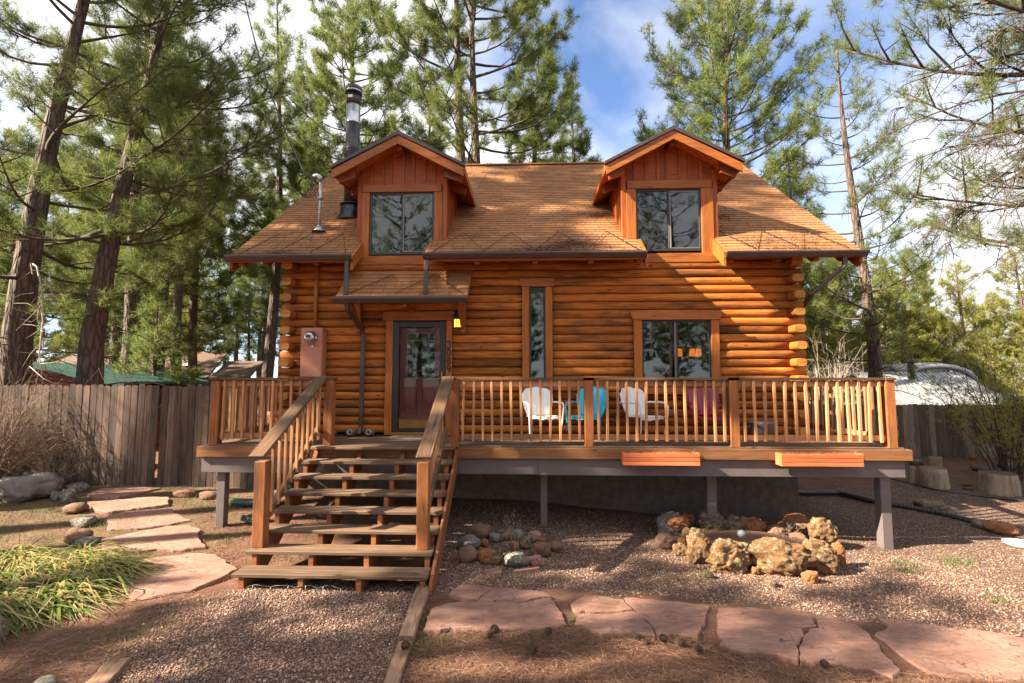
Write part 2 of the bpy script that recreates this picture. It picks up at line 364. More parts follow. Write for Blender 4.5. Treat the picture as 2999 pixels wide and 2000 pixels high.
c = mix(t, .75, c, ramp(t, n2, [(.3, .35), (.6, 1.)]), 'MULTIPLY'); n4 = noise_n(t, v, 3.5, 8, .7, 1.2); c = mix(t, ramp(t, n4, [(.5, 0.), (.7, .6)]), c, (.16, .105, .085)); dv = N(t, 'ShaderNodeVectorMath', operation='ADD'); L(t, v, dv.inputs[0]); dn = N(t, 'ShaderNodeTexNoise'); dn.inputs['Scale'].default_value = 3; L(t, v, dn.inputs['Vector']); L(t, dn.outputs[1], dv.inputs[1]); ve = N(t, 'ShaderNodeTexVoronoi', feature='DISTANCE_TO_EDGE'); ve.inputs['Scale'].default_value = 1.6; L(t, dv.outputs[0], ve.inputs['Vector']); cm = N(t, 'ShaderNodeMath', operation='MULTIPLY'); L(t, ramp(t, ve.outputs['Distance'], [(.004, .9), (.014, 0.)]), cm.inputs[0]); L(t, ramp(t, n1, [(.45, 0.), (.6, 1.)]), cm.inputs[1]); c = mix(t, cm.outputs[0], c, (.06, .035, .028))
L(t, c, b.inputs['Base Color']); b.inputs['Roughness'].default_value = .85; bump(t, b, n2, .8, .02); M['flag'] = m
m, t, b, o = newmat('gravel_pebbles')
at = N(t, 'ShaderNodeAttribute', attribute_name='tint')
c = ramp(t, at.outputs['Fac'], [(0, (.085, .056, .048)), (.25, (.16, .090, .068)), (.5, (.26, .148, .105)), (.75, (.36, .215, .145)), (.92, (.50, .35, .25)), (1, (.66, .55, .45))])
L(t, c, b.inputs['Base Color']); b.inputs['Roughness'].default_value = .8; M['pebble'] = m
# ground: dirt, pine litter, gravel by mask
m, t, b, o = newmat('yard_ground'); c0 = N(t, 'ShaderNodeTexCoord').outputs['Object']
n1 = noise_n(t, c0, 1.3, 8, .65); n2 = noise_n(t, c0, 28, 6, .72)
dirt = ramp(t, n1, [(.3, (.105, .052, .034)), (.5, (.16, .082, .054)), (.7, (.215, .12, .08))])
dirt = mix(t, .6, dirt, ramp(t, n2, [(.3, .4), (.65, 1.)]), 'MULTIPLY')
vo = N(t, 'ShaderNodeTexVoronoi'); vo.inputs['Scale'].default_value = 58; L(t, c0, vo.inputs['Vector'])
sp = N(t, 'ShaderNodeSeparateColor'); L(t, vo.outputs['Color'], sp.inputs[0])
grav = ramp(t, sp.outputs[0], [(0, (.07, .047, .041)), (.3, (.135, .078, .06)), (.6, (.225, .13, .095)), (.85, (.33, .20, .135)), (1, (.50, .38, .29))])
grav = mix(t, ramp(t, vo.outputs['Distance'], [(.25, 0.), (.6, .75)]), grav, (.05, .035, .03))
ga = N(t, 'ShaderNodeAttribute', attribute_name='gravel'); la = N(t, 'ShaderNodeAttribute', attribute_name='grass')
n3 = noise_n(t, c0, 6, 6, .7)
gm = N(t, 'ShaderNodeMath', operation='MULTIPLY'); L(t, la.outputs['Fac'], gm.inputs[0]); L(t, ramp(t, n3, [(.42, 0.), (.62, .75)]), gm.inputs[1])
c = mix(t, gm.outputs[0], dirt, (.12, .105, .05)); c = mix(t, ga.outputs['Fac'], c, grav)
L(t, c, b.inputs['Base Color']); b.inputs['Roughness'].default_value = .95; b.inputs['Specular IOR Level'].default_value = .2
hm = mix(t, ga.outputs['Fac'], n2, vo.outputs['Distance']); bump(t, b, hm, .6, .02); M['ground'] = m
FRONT= [[(-0.93, 5.72), (-0.81, 5.98), (-0.44, 5.94), (-0.58, 5.61)], [(-0.42, 5.94), (0.15, 5.86), (0.23, 5.74), (-0.09, 5.6), (-0.57, 5.59)], [(-0.88, 5.54), (-0.58, 5.57), (-0.09, 5.57), (0.23, 5.7), (0.37, 5.09), (0.02, 4.99), (-0.32, 4.97), (-1.03, 4.96), (-1.06, 5.38)], [(0.44, 5.57), (0.61, 5.77), (0.81, 5.77), (0.92, 5.7), (1.01, 5.69), (1.07, 5.44), (0.66, 5.36), (0.46, 5.38)], [(0.46, 5.34), (0.65, 5.33), (1.07, 5.4), (1.18, 5.11), (1.18, 4.93), (0.9, 4.94), (0.69, 4.94), (0.44, 5.09)], [(1.04, 5.73), (1.44, 5.69), (1.91, 5.6), (1.72, 5.15), (1.56, 4.88), (1.34, 4.96), (1.19, 4.94), (1.17, 5.22), (1.08, 5.5)], [(1.99, 5.54), (2.31, 5.54), (2.8, 5.44), (2.87, 5.34), (2.82, 5.16), (2.67, 5.11), (2.43, 4.78), (2.31, 4.56), (2.17, 4.62), (1.92, 4.66), (1.72, 4.79)], [(2.89, 5.34), (3.07, 5.41), (3.12, 5.22), (3.21, 5.21), (3.19, 4.97), (3.15, 4.79), (3.11, 4.59), (3.07, 4.39), (2.95, 4.34), (2.8, 4.44), (2.54, 4.52), (2.32, 4.55), (2.45, 4.78), (2.68, 5.08), (2.81, 5.13)], [(3.54, 5.34), (3.75, 5.28), (4.08, 5.18), (4.36, 5.11), (4.51, 5.03), (4.62, 4.78), (4.34, 4.37), (3.76, 4.3), (3.4, 4.35), (3.28, 4.4), (3.26, 4.7), (3.26, 5.01), (3.5, 5.19)]]
LEFT= [[(-8.4, 9.28), (-8.46, 9.68), (-7.9, 9.8), (-7.29, 9.71), (-7.51, 9.33), (-7.67, 9.07), (-8.1, 9.1)], [(-8.01, 8.86), (-7.47, 8.99), (-7.08, 9.16), (-6.72, 9.14), (-6.44, 8.79), (-6.9, 8.51), (-7.2, 8.39), (-7.49, 8.47)], [(-7.08, 8.25), (-6.71, 8.46), (-6.32, 8.61), (-6.04, 8.38), (-5.51, 8.04), (-5.94, 7.77), (-6.33, 7.65), (-6.57, 7.65)], [(-6.34, 7.29), (-6.07, 7.51), (-5.76, 7.82), (-5.37, 7.86), (-5.1, 7.66), (-4.9, 7.34), (-4.61, 7.07), (-4.89, 6.95), (-5.31, 6.97), (-5.72, 6.79), (-6.03, 6.95)], [(-5.23, 6.49), (-5.09, 6.69), (-4.67, 6.86), (-4.32, 6.84), (-3.9, 6.5), (-3.71, 6.34), (-3.76, 6.03), (-3.87, 5.71), (-4.18, 5.53), (-4.34, 5.42), (-4.83, 5.8), (-5.0, 6.18)]]
RING1= [(-0.77, 7.54, 0.35, 0.18, 1, 0), (-0.53, 7.43, 0.13, 0.13, 0, 0), (-0.38, 7.53, 0.21, 0.14, 2, 0), (-0.18, 7.54, 0.16, 0.15, 0, 0), (0.06, 7.53, 0.2, 0.14, 3, 0), (0.17, 7.49, 0.11, 0.08, 4, 0), (-0.87, 7.16, 0.28, 0.16, 0, 0), (-0.84, 6.72, 0.25, 0.18, 5, 0), (-0.58, 6.7, 0.21, 0.17, 4, 0), (-0.46, 6.69, 0.15, 0.11, 1, 0), (-0.21, 6.64, 0.26, 0.15, 5, 0), (-0.04, 6.75, 0.12, 0.08, 3, 0), (0.08, 6.7, 0.14, 0.12, 3, 0), (0.16, 7.02, 0.22, 0.17, 5, 0), (0.38, 7.22, 0.18, 0.12, 1, 0), (-0.22, 7.16, 0.11, 0.12, 4, 0), (-0.07, 7.26, 0.17, 0.14, 2, 0), (-0.66, 7.3, 0.11, 0.09, 4, 0)]
RING2= [(2.25, 8.25, 0.4, 0.39, 0, 0), (2.64, 8.77, 0.23, 0.17, 4, 0.1), (2.34, 8.15, 0.34, 0.2, 4, 0.15), (2.0, 7.57, 0.29, 0.22, 1, 0), (2.19, 7.6, 0.25, 0.17, 4, 0), (2.14, 7.32, 0.19, 0.17, 5, 0), (2.44, 7.93, 0.18, 0.21, 1, 0), (2.32, 7.01, 0.34, 0.45, 5, 0), (2.62, 8.03, 0.23, 0.16, 1, 0), (2.92, 8.3, 0.38, 0.27, 2, 0.13), (2.92, 8.22, 0.35, 0.2, 1, 0), (3.31, 8.48, 0.22, 0.18, 1, 0.15), (3.23, 8.23, 0.32, 0.29, 2, 0), (3.41, 8.32, 0.16, 0.22, 1, 0.12), (3.59, 8.25, 0.37, 0.33, 4, 0), (2.6, 6.66, 0.54, 0.43, 5, 0), (3.21, 6.66, 0.75, 0.44, 5, 0), (3.77, 6.72, 0.41, 0.43, 5, 0), (4.4, 7.74, 0.37, 0.3, 5, 0.12), (4.27, 8.35, 0.38, 0.16, 4, 0.22), (4.23, 8.23, 0.48, 0.25, 1, 0.05), (3.87, 8.02, 0.36, 0.26, 1, 0), (4.1, 7.88, 0.28, 0.18, 1, 0), (4.14, 6.99, 0.2, 0.34, 4, 0), (3.44, 6.37, 0.18, 0.14, 4, 0), (2.89, 6.2, 0.14, 0.09, 2, 0), (2.88, 6.64, 0.11, 0.1, 4, 0), (3.02, 6.71, 0.09, 0.09, 3, 0)]
RLEFT= [(-9.45, 8.92, 1.02, 0.46, 6, 0), (-8.8, 9.02, 0.18, 0.17, 7, 0), (-8.95, 9.51, 0.43, 0.15, 7, 0), (-8.45, 8.88, 0.27, 0.25, 7, 0), (-7.88, 8.41, 0.36, 0.14, 1, 0), (-7.19, 7.82, 0.34, 0.14, 7, 0), (-6.66, 7.15, 0.32, 0.21, 1, 0), (-6.47, 7.09, 0.3, 0.11, 7, 0)]
STUMPS= [(8.66, 11.7, 0.17, 0.49, 0, 0), (8.92, 11.31, 0.57, 0.55, 0, 0), (10.37, 13.17, 0.33, 0.38, 0, 0), (9.93, 10.88, 0.73, 0.54, 0, 0)]
RRIGHT= [(10.14, 13.48, 0.32, 0.16, 0, 0), (9.63, 11.46, 0.18, 0.08, 4, 0), (9.41, 11.14, 0.19, 0.07, 1, 0), (11.19, 12.81, 0.36, 0.15, 0, 0), (12.26, 13.13, 0.55, 0.13, 0, 0), (13.16, 15.51, 0.29, 0.1, 4, 0), (12.29, 14.36, 0.17, 0.1, 4, 0), (13.62, 14.72, 0.39, 0.2, 0, 0), (7.69, 8.76, 0.35, 0.15, 0, 0), (7.77, 8.56, 0.45, 0.18, 4, 0), (7.55, 10.02, 0.22, 0.13, 2, 0), (7.69, 9.87, 0.5, 0.15, 2, 0)]
PIPE= [(6.27, 11.85), (6.16, 11.18), (6.44, 10.78), (6.75, 10.24), (7.41, 9.62), (7.69, 9.08), (8.0, 8.83)]
CONES= [(-0.41, 4.84), (-0.35, 4.91), (0.18, 4.97), (0.03, 4.63), (1.03, 4.77), (1.03, 4.86), (1.21, 4.86), (1.38, 4.8), (-1.13, 4.48), (1.4, 4.8), (1.53, 4.65), (2.48, 4.51), (2.24, 6.47)]
# ------------------------------------------------------------------ terrain
def S(a, b, x):
    t_ = np.clip((np.asarray(x, float) - a) / (b - a), 0, 1); return t_ * t_ * (3 - 2 * t_)
def zg(x, y):
    zl = .28 * S(6.2, 10.5, y); zr = -.1 * S(5, 7.5, y) + .3 * S(8, 14, y); w_ = S(-1, 3, x)
    return zl * (1 - w_) + zr * w_
def gz(x, y): return float(zg(x, y))
def inpoly(X, Yv, poly):
    r_ = np.zeros(X.shape, bool); n = len(poly)
    for i in range(n):
        x0, y0 = poly[i]; x1, y1 = poly[(i + 1) % n]
        c_ = ((y0 > Yv) != (y1 > Yv)) & (X < (x1 - x0) * (Yv - y0) / (y1 - y0 + 1e-12) + x0); r_ ^= c_
    return r_
GRA = [(-3.40, 3.4), (-3.44, 4.06), (-3.68, 4.63), (-3.92, 5.31), (-3.49, 5.84), (-2.72, 6.09), (-1.30, 6.08), (-1.28, 5.62), (-1.20, 4.72), (-1.12, 3.4)]
GRB = [(-1.20, 6.08), (-1.46, 8.17), (-1.5, 9.24), (4.9, 9.24), (5.78, 10.96), (9.62, 12.2), (12, 11), (12, 4.9), (4.56, 4.94), (3.65, 5.32), (2.12, 5.75), (0.42, 6.0), (-1.11, 5.96)]
def axis(lo, hi, f0, f1, step):
    fine = np.arange(f0, f1 + 1e-6, step); a = [fine[0]]; d = step
    left = []; x = f0
    while x > lo: d *= 1.35; x -= d; left.append(x)
    d = step; right = []; x = f1
    while x < hi: d *= 1.35; x += d; right.append(x)
    return np.array(left[::-1] + list(fine) + right)
gx = axis(-420, 420, -9.5, 9.5, .07); gy = axis(-120, 600, 3.4, 12.5, .07)
GX, GY = np.meshgrid(gx, gy); near = (np.abs(GX) < 9.5) & (GY > 3.4) & (GY < 12.5)
GZ = zg(GX, GY)
rs = np.random.RandomState(5)
def vnoise(X, Yv, s, seed):
    r_ = np.random.RandomState(seed).rand(64, 64); x = X * s; y = Yv * s; xi = np.floor(x).astype(int); yi = np.floor(y).astype(int)
    fx = x - xi; fy = y - yi; fx = fx * fx * (3 - 2 * fx); fy = fy * fy * (3 - 2 * fy)
    g = lambda a, b_: r_[a % 64, b_ % 64]
    return (g(xi, yi) * (1 - fx) + g(xi + 1, yi) * fx) * (1 - fy) + (g(xi, yi + 1) * (1 - fx) + g(xi + 1, yi + 1) * fx) * fy
GZ = GZ + np.where(near, (vnoise(GX, GY, 1.1, 1) - .5) * .05 + (vnoise(GX, GY, 4, 2) - .5) * .02, 0) + np.clip(GY - 30, 0, 200) * .012
ny, nx = GX.shape
V = np.stack([GX, GY, GZ], -1).reshape(-1, 3)
i, j = np.meshgrid(np.arange(ny - 1), np.arange(nx - 1), indexing='ij'); a = (i * nx + j).ravel()
m = mesh('ground', V, np.stack([a, a + 1, a + nx + 1, a + nx], -1), M['ground'], True)
wob = lambda X, Yv: (X + (vnoise(X, Yv, 3, 8) - .5) * .25, Yv + (vnoise(X, Yv, 3, 9) - .5) * .25)
wx, wy = wob(GX, GY)
fattr(m, 'gravel', (inpoly(wx, wy, GRA) | inpoly(wx, wy, GRB)).astype(float).ravel())
fattr(m, 'grass', ((GX < -4.5) & (GX > -12) & (GY > 5.5) & (GY < 10)).astype(float).ravel())
ground = ob('ground', m); tag(ground, None, kind='structure')

# ------------------------------------------------------------------ the cabin
cabin = thing('log_cabin', (0.15, 9.3, .2), 'orange stained log cabin with two dormers and a brown shingle roof', 'house')
CY, RY_, RZ_, CH = 9.300, .076, .0775, .153
Z0 = 1.52
OPEN = [(-2.60, -1.55, 1.3, 3.58), (-.03, .31, 2.02, 4.20), (2.05, 3.36, 2.26, 3.56)]
def log_mesh(x0, x1, zc, seed):
    n = max(2, int((x1 - x0) / .45) + 1); xs = np.linspace(x0, x1, n + 1); V = []; Fq = []; sd = 12
    for q, x in enumerate(xs):
        e = 1 + .035 * mnoise.noise((x * .8, zc * 9, seed)); dy = .012 * mnoise.noise((x * .5, zc * 7, seed + 5))
        for k in range(sd):
            a_ = 2 * math.pi * k / sd; ca_, sa_ = math.cos(a_), math.sin(a_); V.append((x - x0, dy - RY_ * e * math.copysign(abs(ca_) ** .62, ca_), RZ_ * min(e, 1.0) * math.copysign(abs(sa_) ** .85, sa_)))
    for q in range(n):
        for k in range(sd): Fq.append((q * sd + k, q * sd + (k + 1) % sd, (q + 1) * sd + (k + 1) % sd, (q + 1) * sd + k))
    Fq += [tuple(range(sd - 1, -1, -1)), tuple(n * sd + k for k in range(sd))]
    mm = mesh('log', V, Fq, [M['log'], M['logdark']])
    for p in mm.polygons:
        if len(p.vertices) > 4: p.material_index = 1
        else: p.use_smooth = True
    return mm
for k in range(22):
    zc = Z0 + k * CH; odd = (k % 2 == 1)
    ends = (-4.78 + .05 * k / 22 + rnd.uniform(-.02, .02), 5.07 - .05 * k / 22 + rnd.uniform(-.02, .02)) if odd else (-4.52, 4.80)
    segs = [ends]
    for (a0, a1, b0, b1) in OPEN:
        if b0 - .03 < zc < b1 + .03:
            segs = [s for (p, q) in segs for s in ((p, min(q, a0)), (max(p, a1), q)) if s[1] - s[0] > .05] if True else segs
    fin = []
    for (p, q) in segs:
        if q - p > 5 and k % 3 == 2:
            c_ = p + (q - p) * rnd.uniform(.35, .65); fin += [(p, c_ - .002), (c_ + .002, q)]
        else: fin.append((p, q))
    for (p, q) in fin:
        ob('log', log_mesh(p, q, zc, k), cabin, Matrix.Translation((p, CY, zc)))
    if not odd:                                           # logs of the side walls, their ends showing at the corners
        for x in (-4.56, 4.85):
            y0 = 8.99 + rnd.uniform(-.03, .03); Vv, Fq = [], []
            sd = 12; ww = .105 + rnd.uniform(-.01, .012)
            for y in (y0, y0 + .03, 9.4, 17.95):
                e = .93 if y == y0 else 1
                for s_ in range(sd):
                    a_ = 2 * math.pi * s_ / sd; ca, sa = math.cos(a_), math.sin(a_)
                    Vv.append((math.copysign(abs(ca) ** .6, ca) * ww * e, y - 9.3, math.copysign(abs(sa) ** .7, sa) * RZ_ * .98 * e))
            for q in range(3):
                for s_ in range(sd): Fq.append((q * sd + s_, (q + 1) * sd + s_, (q + 1) * sd + (s_ + 1) % sd, q * sd + (s_ + 1) % sd))
            Fq += [tuple(range(sd)), tuple(3 * sd + s_ for s_ in range(sd - 1, -1, -1))]
            mm = mesh('side_log', Vv, Fq, [M['log'], M['logdark']])
            for p in mm.polygons:
                if len(p.vertices) > 4: p.material_index = 1
                else: p.use_smooth = True
            ob('side_log', mm, cabin, Matrix.Translation((x, 9.3, zc)))
    else:
        for x in (-4.56, 4.85):
            Vv, Fq = tube_arr([(0, 0.1, 0), (0, 8.6, 0)], RZ_, 10); mm = mesh('side_log', Vv, Fq, M['log'], True)
            ob('side_log', mm, cabin, Matrix.Translation((x, 9.3, zc)))
box('back_wall', -4.6, 4.9, 17.9, 18.0, .3, 4.9, M['log'], cabin)
box('foundation', -4.45, 4.90, 9.40, 9.55, -.4, 1.34, M['skirt'], cabin)
box('foundation', -4.45, -4.3, 9.55, 17.9, -.4, 1.34, M['skirt'], cabin)
box('foundation', 4.75, 4.90, 9.55, 17.9, -.4, 1.34, M['skirt'], cabin)
box('floor', -4.45, 4.75, 9.42, 17.9, 1.30, 1.40, M['room'], cabin)
box('ceiling', -4.45, 4.75, 9.42, 17.9, 4.30, 4.38, M['room'], cabin)
box('room_partition', -4.45, 4.75, 13.0, 13.1, 1.42, 4.28, M['room'], cabin)
box('room_partition', 1.2, 1.3, 9.5, 12.98, 1.42, 4.28, M['room'], cabin)
# roof numbers
EY, EZ, RGY, RGZ, TS = 8.72, 4.68, 13.58, 8.49, .784
def rz(y): return EZ + (y - EY) * TS if y <= RGY else RGZ - (y - RGY) * TS
XL, XR = -5.50, 5.83
SLA = math.atan(TS)
def slab(name, x0, x1, y0, y1, th, mat, parent, off=0):
    c_ = [(y0, rz(y0) - off), (y1, rz(y1) - off), (y1, rz(y1) - off - th), (y0, rz(y0) - off - th)]
    return prism(name, c_, 'x', x0, x1, mat, parent)
D1, D2 = (-3.24, -1.68, -2.46), (1.84, 3.46, 2.65)
N1, N2 = (-3.21, -1.90), (2.06, 3.455)                    # gaps in the eaves below the dormers
roof = slab('roof', XL, D1[0], EY, RGY, .10, M['soffit'], cabin, .012)
for (x0, x1, y0, y1) in ((D1[0], N1[0], EY, 9.26), (N1[1], D1[1], EY, 9.26), (D1[0], D1[1], 10.9, RGY), (D1[1], D2[0], EY, RGY),
                         (D2[0], N2[0], EY, 9.26), (D2[0], D2[1], 10.9, RGY), (D2[1], XR, EY, RGY)):
    slab('roof_deck', x0, x1, y0, y1, .10, M['soffit'], cabin, .0125)
prism('rear_roof', [(RGY, RGZ - .0125), (18.45, rz(18.45)), (18.45, rz(18.45) - .1), (RGY, RGZ - .11)], 'x', XL, XR, M['shingle'], cabin)
prism('gable_wall', [(9.3, 4.7), (17.9, 4.7), (17.9, 4.85), (RGY, RGZ - .2), (9.3, 4.98)], 'x', -4.62, -4.5, M['gable'], cabin)
prism('gable_wall', [(9.3, 4.7), (17.9, 4.7), (17.9, 4.85), (RGY, RGZ - .2), (9.3, 4.98)], 'x', 4.79, 4.91, M['gable'], cabin)
# barge boards, rafter tails
for x in (XL + .02, XR - .06):
    prism('barge_board', [(EY + .01, rz(EY) - .03), (RGY, RGZ - .03), (RGY, RGZ - .30), (EY + .26, rz(EY + .26) - .34), (EY + .10, rz(EY + .1) - .33), (EY + .01, rz(EY) - .2)], 'x', x, x + .04, M['rafter'], cabin)
for x in (-5.3, -4.85, -3.9, -.95, .1, 1.1, 1.95, 3.56, 4.4, 5.05, 5.55):
    prism('rafter_tail', [(EY + .05, rz(EY + .05) - .115), (9.45, rz(9.45) - .115), (9.45, rz(9.45) - .27), (EY + .16, rz(EY + .16) - .27), (EY + .05, rz(EY + .05) - .2)], 'x', x - .045, x + .045, M['rafter'], cabin)
# sloped boards on the sides of the eave gaps
for x, s in ((N1[0], 1), (N1[1], -1), (N2[0], -1), (N2[1], 1)):
    x0, x1 = (x - .035, x + .006) if s > 0 else (x - .006, x + .035)
    prism('gap_board', [(EY - .01, rz(EY) - .005), (9.235, rz(9.235) - .005), (9.235, rz(9.235) - .29), (EY - .01, rz(EY) - .26)], 'x', x0, x1, M['trim'], cabin)
# shingles
tile_cache = {}
def tile_verts(wd, ln, th): 
    return np.array([(0, 0, 0), (wd, 0, 0), (wd, ln, -th * .9), (0, ln, -th * .9), (0, 0, -th), (wd, 0, -th), (wd, ln, -th * 1.9), (0, ln, -th * 1.9)])
TF = np.array([(0, 1, 2, 3), (7, 6, 5, 4), (0, 4, 5, 1), (1, 5, 6, 2), (2, 6, 7, 3), (3, 7, 4, 0)])
def course_tiles(x0, x1, r_):
    out_, x = [], x0
    if r_.random() < .5: x1_ = x0 + r_.uniform(.08, .16); out_.append((x0, min(x1_, x1))); x = x1_
    while x < x1 - .02:
        wd = r_.choice((.19, .24, .29, .32)) + r_.uniform(-.02, .02); q = min(x + wd, x1)
        if x1 - q < .06: q = x1
        out_.append((x, q)); x = q
    return out_
def shingle_plane(rows, spans, origin, ang, expo, parent, nparts, seed, wav=.002):
    """rows of separate tabs on a plane rising along +y; spans(row)->list of (x0,x1)"""
    r_ = random.Random(seed); cnt = 0; AV, AF, AT, o_ = [], [], [], 0
    Rm = Matrix.Rotation(ang, 4, 'X')
    for k in range(rows):
        for (x0, x1) in spans(k):
            for (p, q) in course_tiles(x0, x1, r_):
                wd = round(q - p - .014, 3); th = .011
                s = k * expo + r_.uniform(-.0025, .0025)
                up = .010 + wav * mnoise.noise((p * .9, k * .4, seed)) + .001 * r_.random()
                base = Vector((p + .003, origin[1] + s * math.cos(ang) - up * math.sin(ang), origin[2] + s * math.sin(ang) + up * math.cos(ang)))
                tv = tile_verts(wd, expo * 1.12, .014)
                if cnt < nparts:
                    kk = round(wd / .01)
                    if kk not in tile_cache: tile_cache[kk] = mesh('shingle', tile_verts(kk * .01, expo * 1.12, .014), TF, M['shingle'])
                    ob('shingle', tile_cache[kk], parent, Matrix.Translation(base) @ Rm @ Matrix.Rotation(r_.uniform(-.003, .003), 4, 'Z')); cnt += 1
                else:
                    tw = np.array([(Rm @ Vector(v_)) + base for v_ in tv]); AV.append(tw); AF.append(TF + o_); AT += [r_.random()] * 8; o_ += 8
    if AV:
        mm = mesh('upper_shingles', np.concatenate(AV), np.concatenate(AF), M['shingle']); fattr(mm, 'tint', AT)
        q = ob('upper_shingles', mm, parent); q['kind'] = 'stuff'
EXPO = .128; NR = int((RGY - EY) / math.cos(SLA) / EXPO)
def spans_main(k):
    y = EY + k * EXPO * math.cos(SLA)
    if y < 9.24: return [(XL, N1[0] - .035), (N1[1] + .035, N2[0] - .035), (N2[1] + .035, XR)]
    z = rz(y)
    if z < 6.42: return [(XL, D1[0] - .05), (D1[1] + .05, D2[0] - .05), (D2[1] + .05, XR)]
    hw = max(0, (7.05 - z) / .64 * 1.23)
    if hw > 0.05: return [(XL, D1[2] - hw), (D1[2] + hw, D2[2] - hw), (D2[2] + hw, XR)]
    return [(XL, XR)]
shingle_plane(NR, spans_main, (0, EY, EZ), SLA, EXPO, roof, 300, 3)
box('ridge_cap', XL, XR, RGY - .09, RGY + .09, RGZ - .02, RGZ + .025, M['shingle'], cabin, .01)

# ---- dormers
def dormer(x0, x1, cx, idx):
    FY = 9.262
    front = prism('dormer', [(x0, 4.66), (x1, 4.66), (x1, 4.72), (x0, 4.72)], 'y', FY - .03, FY + .06, M['trim'], cabin)
    tag(front, ('left dormer with a chimney pipe beside it', 'right dormer with a blind in its window')[idx])
    wx0, wx1, wz0, wz1 = (-3.088, -1.84, 4.83, 6.05) if idx == 0 else (2.02, 3.232, 4.85, 6.05)
    # boards of the gable above the lintel
    xs = np.linspace(x0 - .02, x1 + .02, 9)
    def top(x): return 7.02 - abs(x - cx) * (.64 / 1.23) - .06
    for a_, b_ in zip(xs[:-1], xs[1:]):
        pl = [(a_ + .002, 6.20), (b_ - .002, 6.20), (b_ - .002, top(b_))] + ([(cx, top(cx))] if a_ < cx < b_ else []) + [(a_ + .002, top(a_))]
        prism('gable_board', pl, 'y', FY, FY + .05, M['gable'], front)
    for x in xs[1:-1]:
        x += rnd.uniform(-.03, .03)
        prism('batten', [(x - .028, 6.20), (x + .028, 6.20), (x + .028, top(x + .028)), (x - .028, top(x - .028))], 'y', FY - .022, FY - .001, M['gable'], front)
    # trim around the window
    box('lintel', x0 + .015, x1 - .015, FY - .05, FY + .03, 6.05, 6.21, M['trim'], front)
    box('side_trim', x0 - .0, wx0 - .004, FY - .038, FY + .03, 4.722, 6.048, M['trim'], front)
    box('side_trim', wx1 + .004, x1 + .0, FY - .038, FY + .03, 4.722, 6.048, M['trim'], front)
    box('corner_board', x0 - .09, x0 - .003, FY - .02, FY + .08, 4.9, 6.42, M['gable'], front)
    box('corner_board', x1 + .003, x1 + .09, FY - .02, FY + .08, 4.9, 6.42, M['gable'], front)
    box('sill_board', x0 - .05, x1 + .05, FY - .045, FY + .0, 4.63, 4.80, M['trim'], front)
    # cheeks
    for x, s in ((x0 - .05, -1), (x1 + .05, 1)):
        yb = EY + (6.42 - EZ) / TS
        prism('cheek', [(FY + .05, rz(FY + .05) - .15), (yb, 6.42 - .02), (yb, 6.45), (FY + .05, 6.45)], 'x', x - .02, x + .02, M['gable'], front)
        for q in range(4):
            yy = FY + .22 + q * .34
            prism('batten', [(yy, rz(yy) - .05), (yy + .055, rz(yy + .055) - .05), (yy + .055, 6.42), (yy, 6.42)], 'x', x + s * .021 - .012, x + s * .021 + .012, M['gable'], front)
    # roof slabs
    FR = 8.915; pk, ev, hw = 7.05, 6.40, 1.235
    for s in (-1, 1):
        ex = cx + s * hw
        pts_t = [(cx, FR, pk), (ex, FR, ev), (ex, EY + (ev - EZ) / TS + .05, ev), (cx, EY + (pk - EZ) / TS + .05, pk)]
        Vv = pts_t + [(p[0], p[1], p[2] - .10) for p in pts_t]
        Fq = [(0, 1, 2, 3), (7, 6, 5, 4), (0, 4, 5, 1), (1, 5, 6, 2), (2, 6, 7, 3), (3, 7, 4, 0)]
        mm = mesh('dormer_roof', Vv, Fq, M['soffit']); bm = bmesh.new(); bm.from_mesh(mm); bmesh.ops.recalc_face_normals(bm, faces=bm.faces[:]); bm.to_mesh(mm); bm.free()
        ob('dormer_roof', mm, front)
        # barge board with dark drip edge
        dz = .165
        Vv = [(cx, pk), (ex + s * .0, ev), (ex, ev - dz), (cx, pk - dz)]
        prism('barge_board', [(p[0], p[1] - .035) for p in Vv], 'y', FR - .045, FR - .003, M['trim'], front)
        prism('drip_edge', [(cx, pk + .04), (ex + s * .03, ev + .035), (ex + s * .03, ev - .02), (cx, pk - .03)], 'y', FR - .07, FR - .002, M['gutter'], front)
        # eave fascia along the side
        yb = EY + (ev - EZ) / TS
        box('eave_fascia', ex - .02 if s > 0 else ex - .018, ex + .018 if s > 0 else ex + .02, FR, yb, ev - .12, ev + .02, M['gable'], front)
        # shingle rows on the dormer roof
        ang = math.atan((pk - ev) / hw); ln = math.hypot(hw, pk - ev); r_ = random.Random(idx * 10 + s)
        for k in range(11):
            tt0 = k / 11; e = (1 - tt0); xx = cx + s * hw * e; zz = ev + (pk - ev) * tt0
            y1 = EY + (zz - EZ) / TS + .1; y = FR - .05
            while y < y1:
                q = min(y + r_.uniform(.22, .33), y1)
                xi = cx + s * hw * max(0, e - 1.15 / 11); zi = ev + (pk - ev) * min(1, tt0 + 1.15 / 11)
                u = .016
                Vv = [(xx, y + .003, zz + u), (xx, q - .003, zz + u), (xi, q - .003, zi + u - .012), (xi, y + .003, zi + u - .012)]
                Vv += [(p[0], p[1], p[2] - .011) for p in Vv]
                ob('shingle', mesh('shingle', Vv, Fq, M['shingle']), front); y = q
        # lookout boards under the eave
        for yq, ln_ in ((FR + .10, .30), (FR + .75, .34)):
            xo = cx + s * hw; xi = (x0 - .07) if s < 0 else (x1 + .07)
            prism('lookout', [(xi, 6.40 + abs(xo - xi) * .5 - .09), (xo - s * .04, ev - .105), (xo - s * .08, ev - .24), (xi, 6.40 - .20 + .06)], 'y', yq, yq + .08, M['rafter'], front)
    beam('ridge_beam', (cx, FR + .06, 6.84), (cx, FR + .6, 6.84), .09, .15, M['rafter'], front)
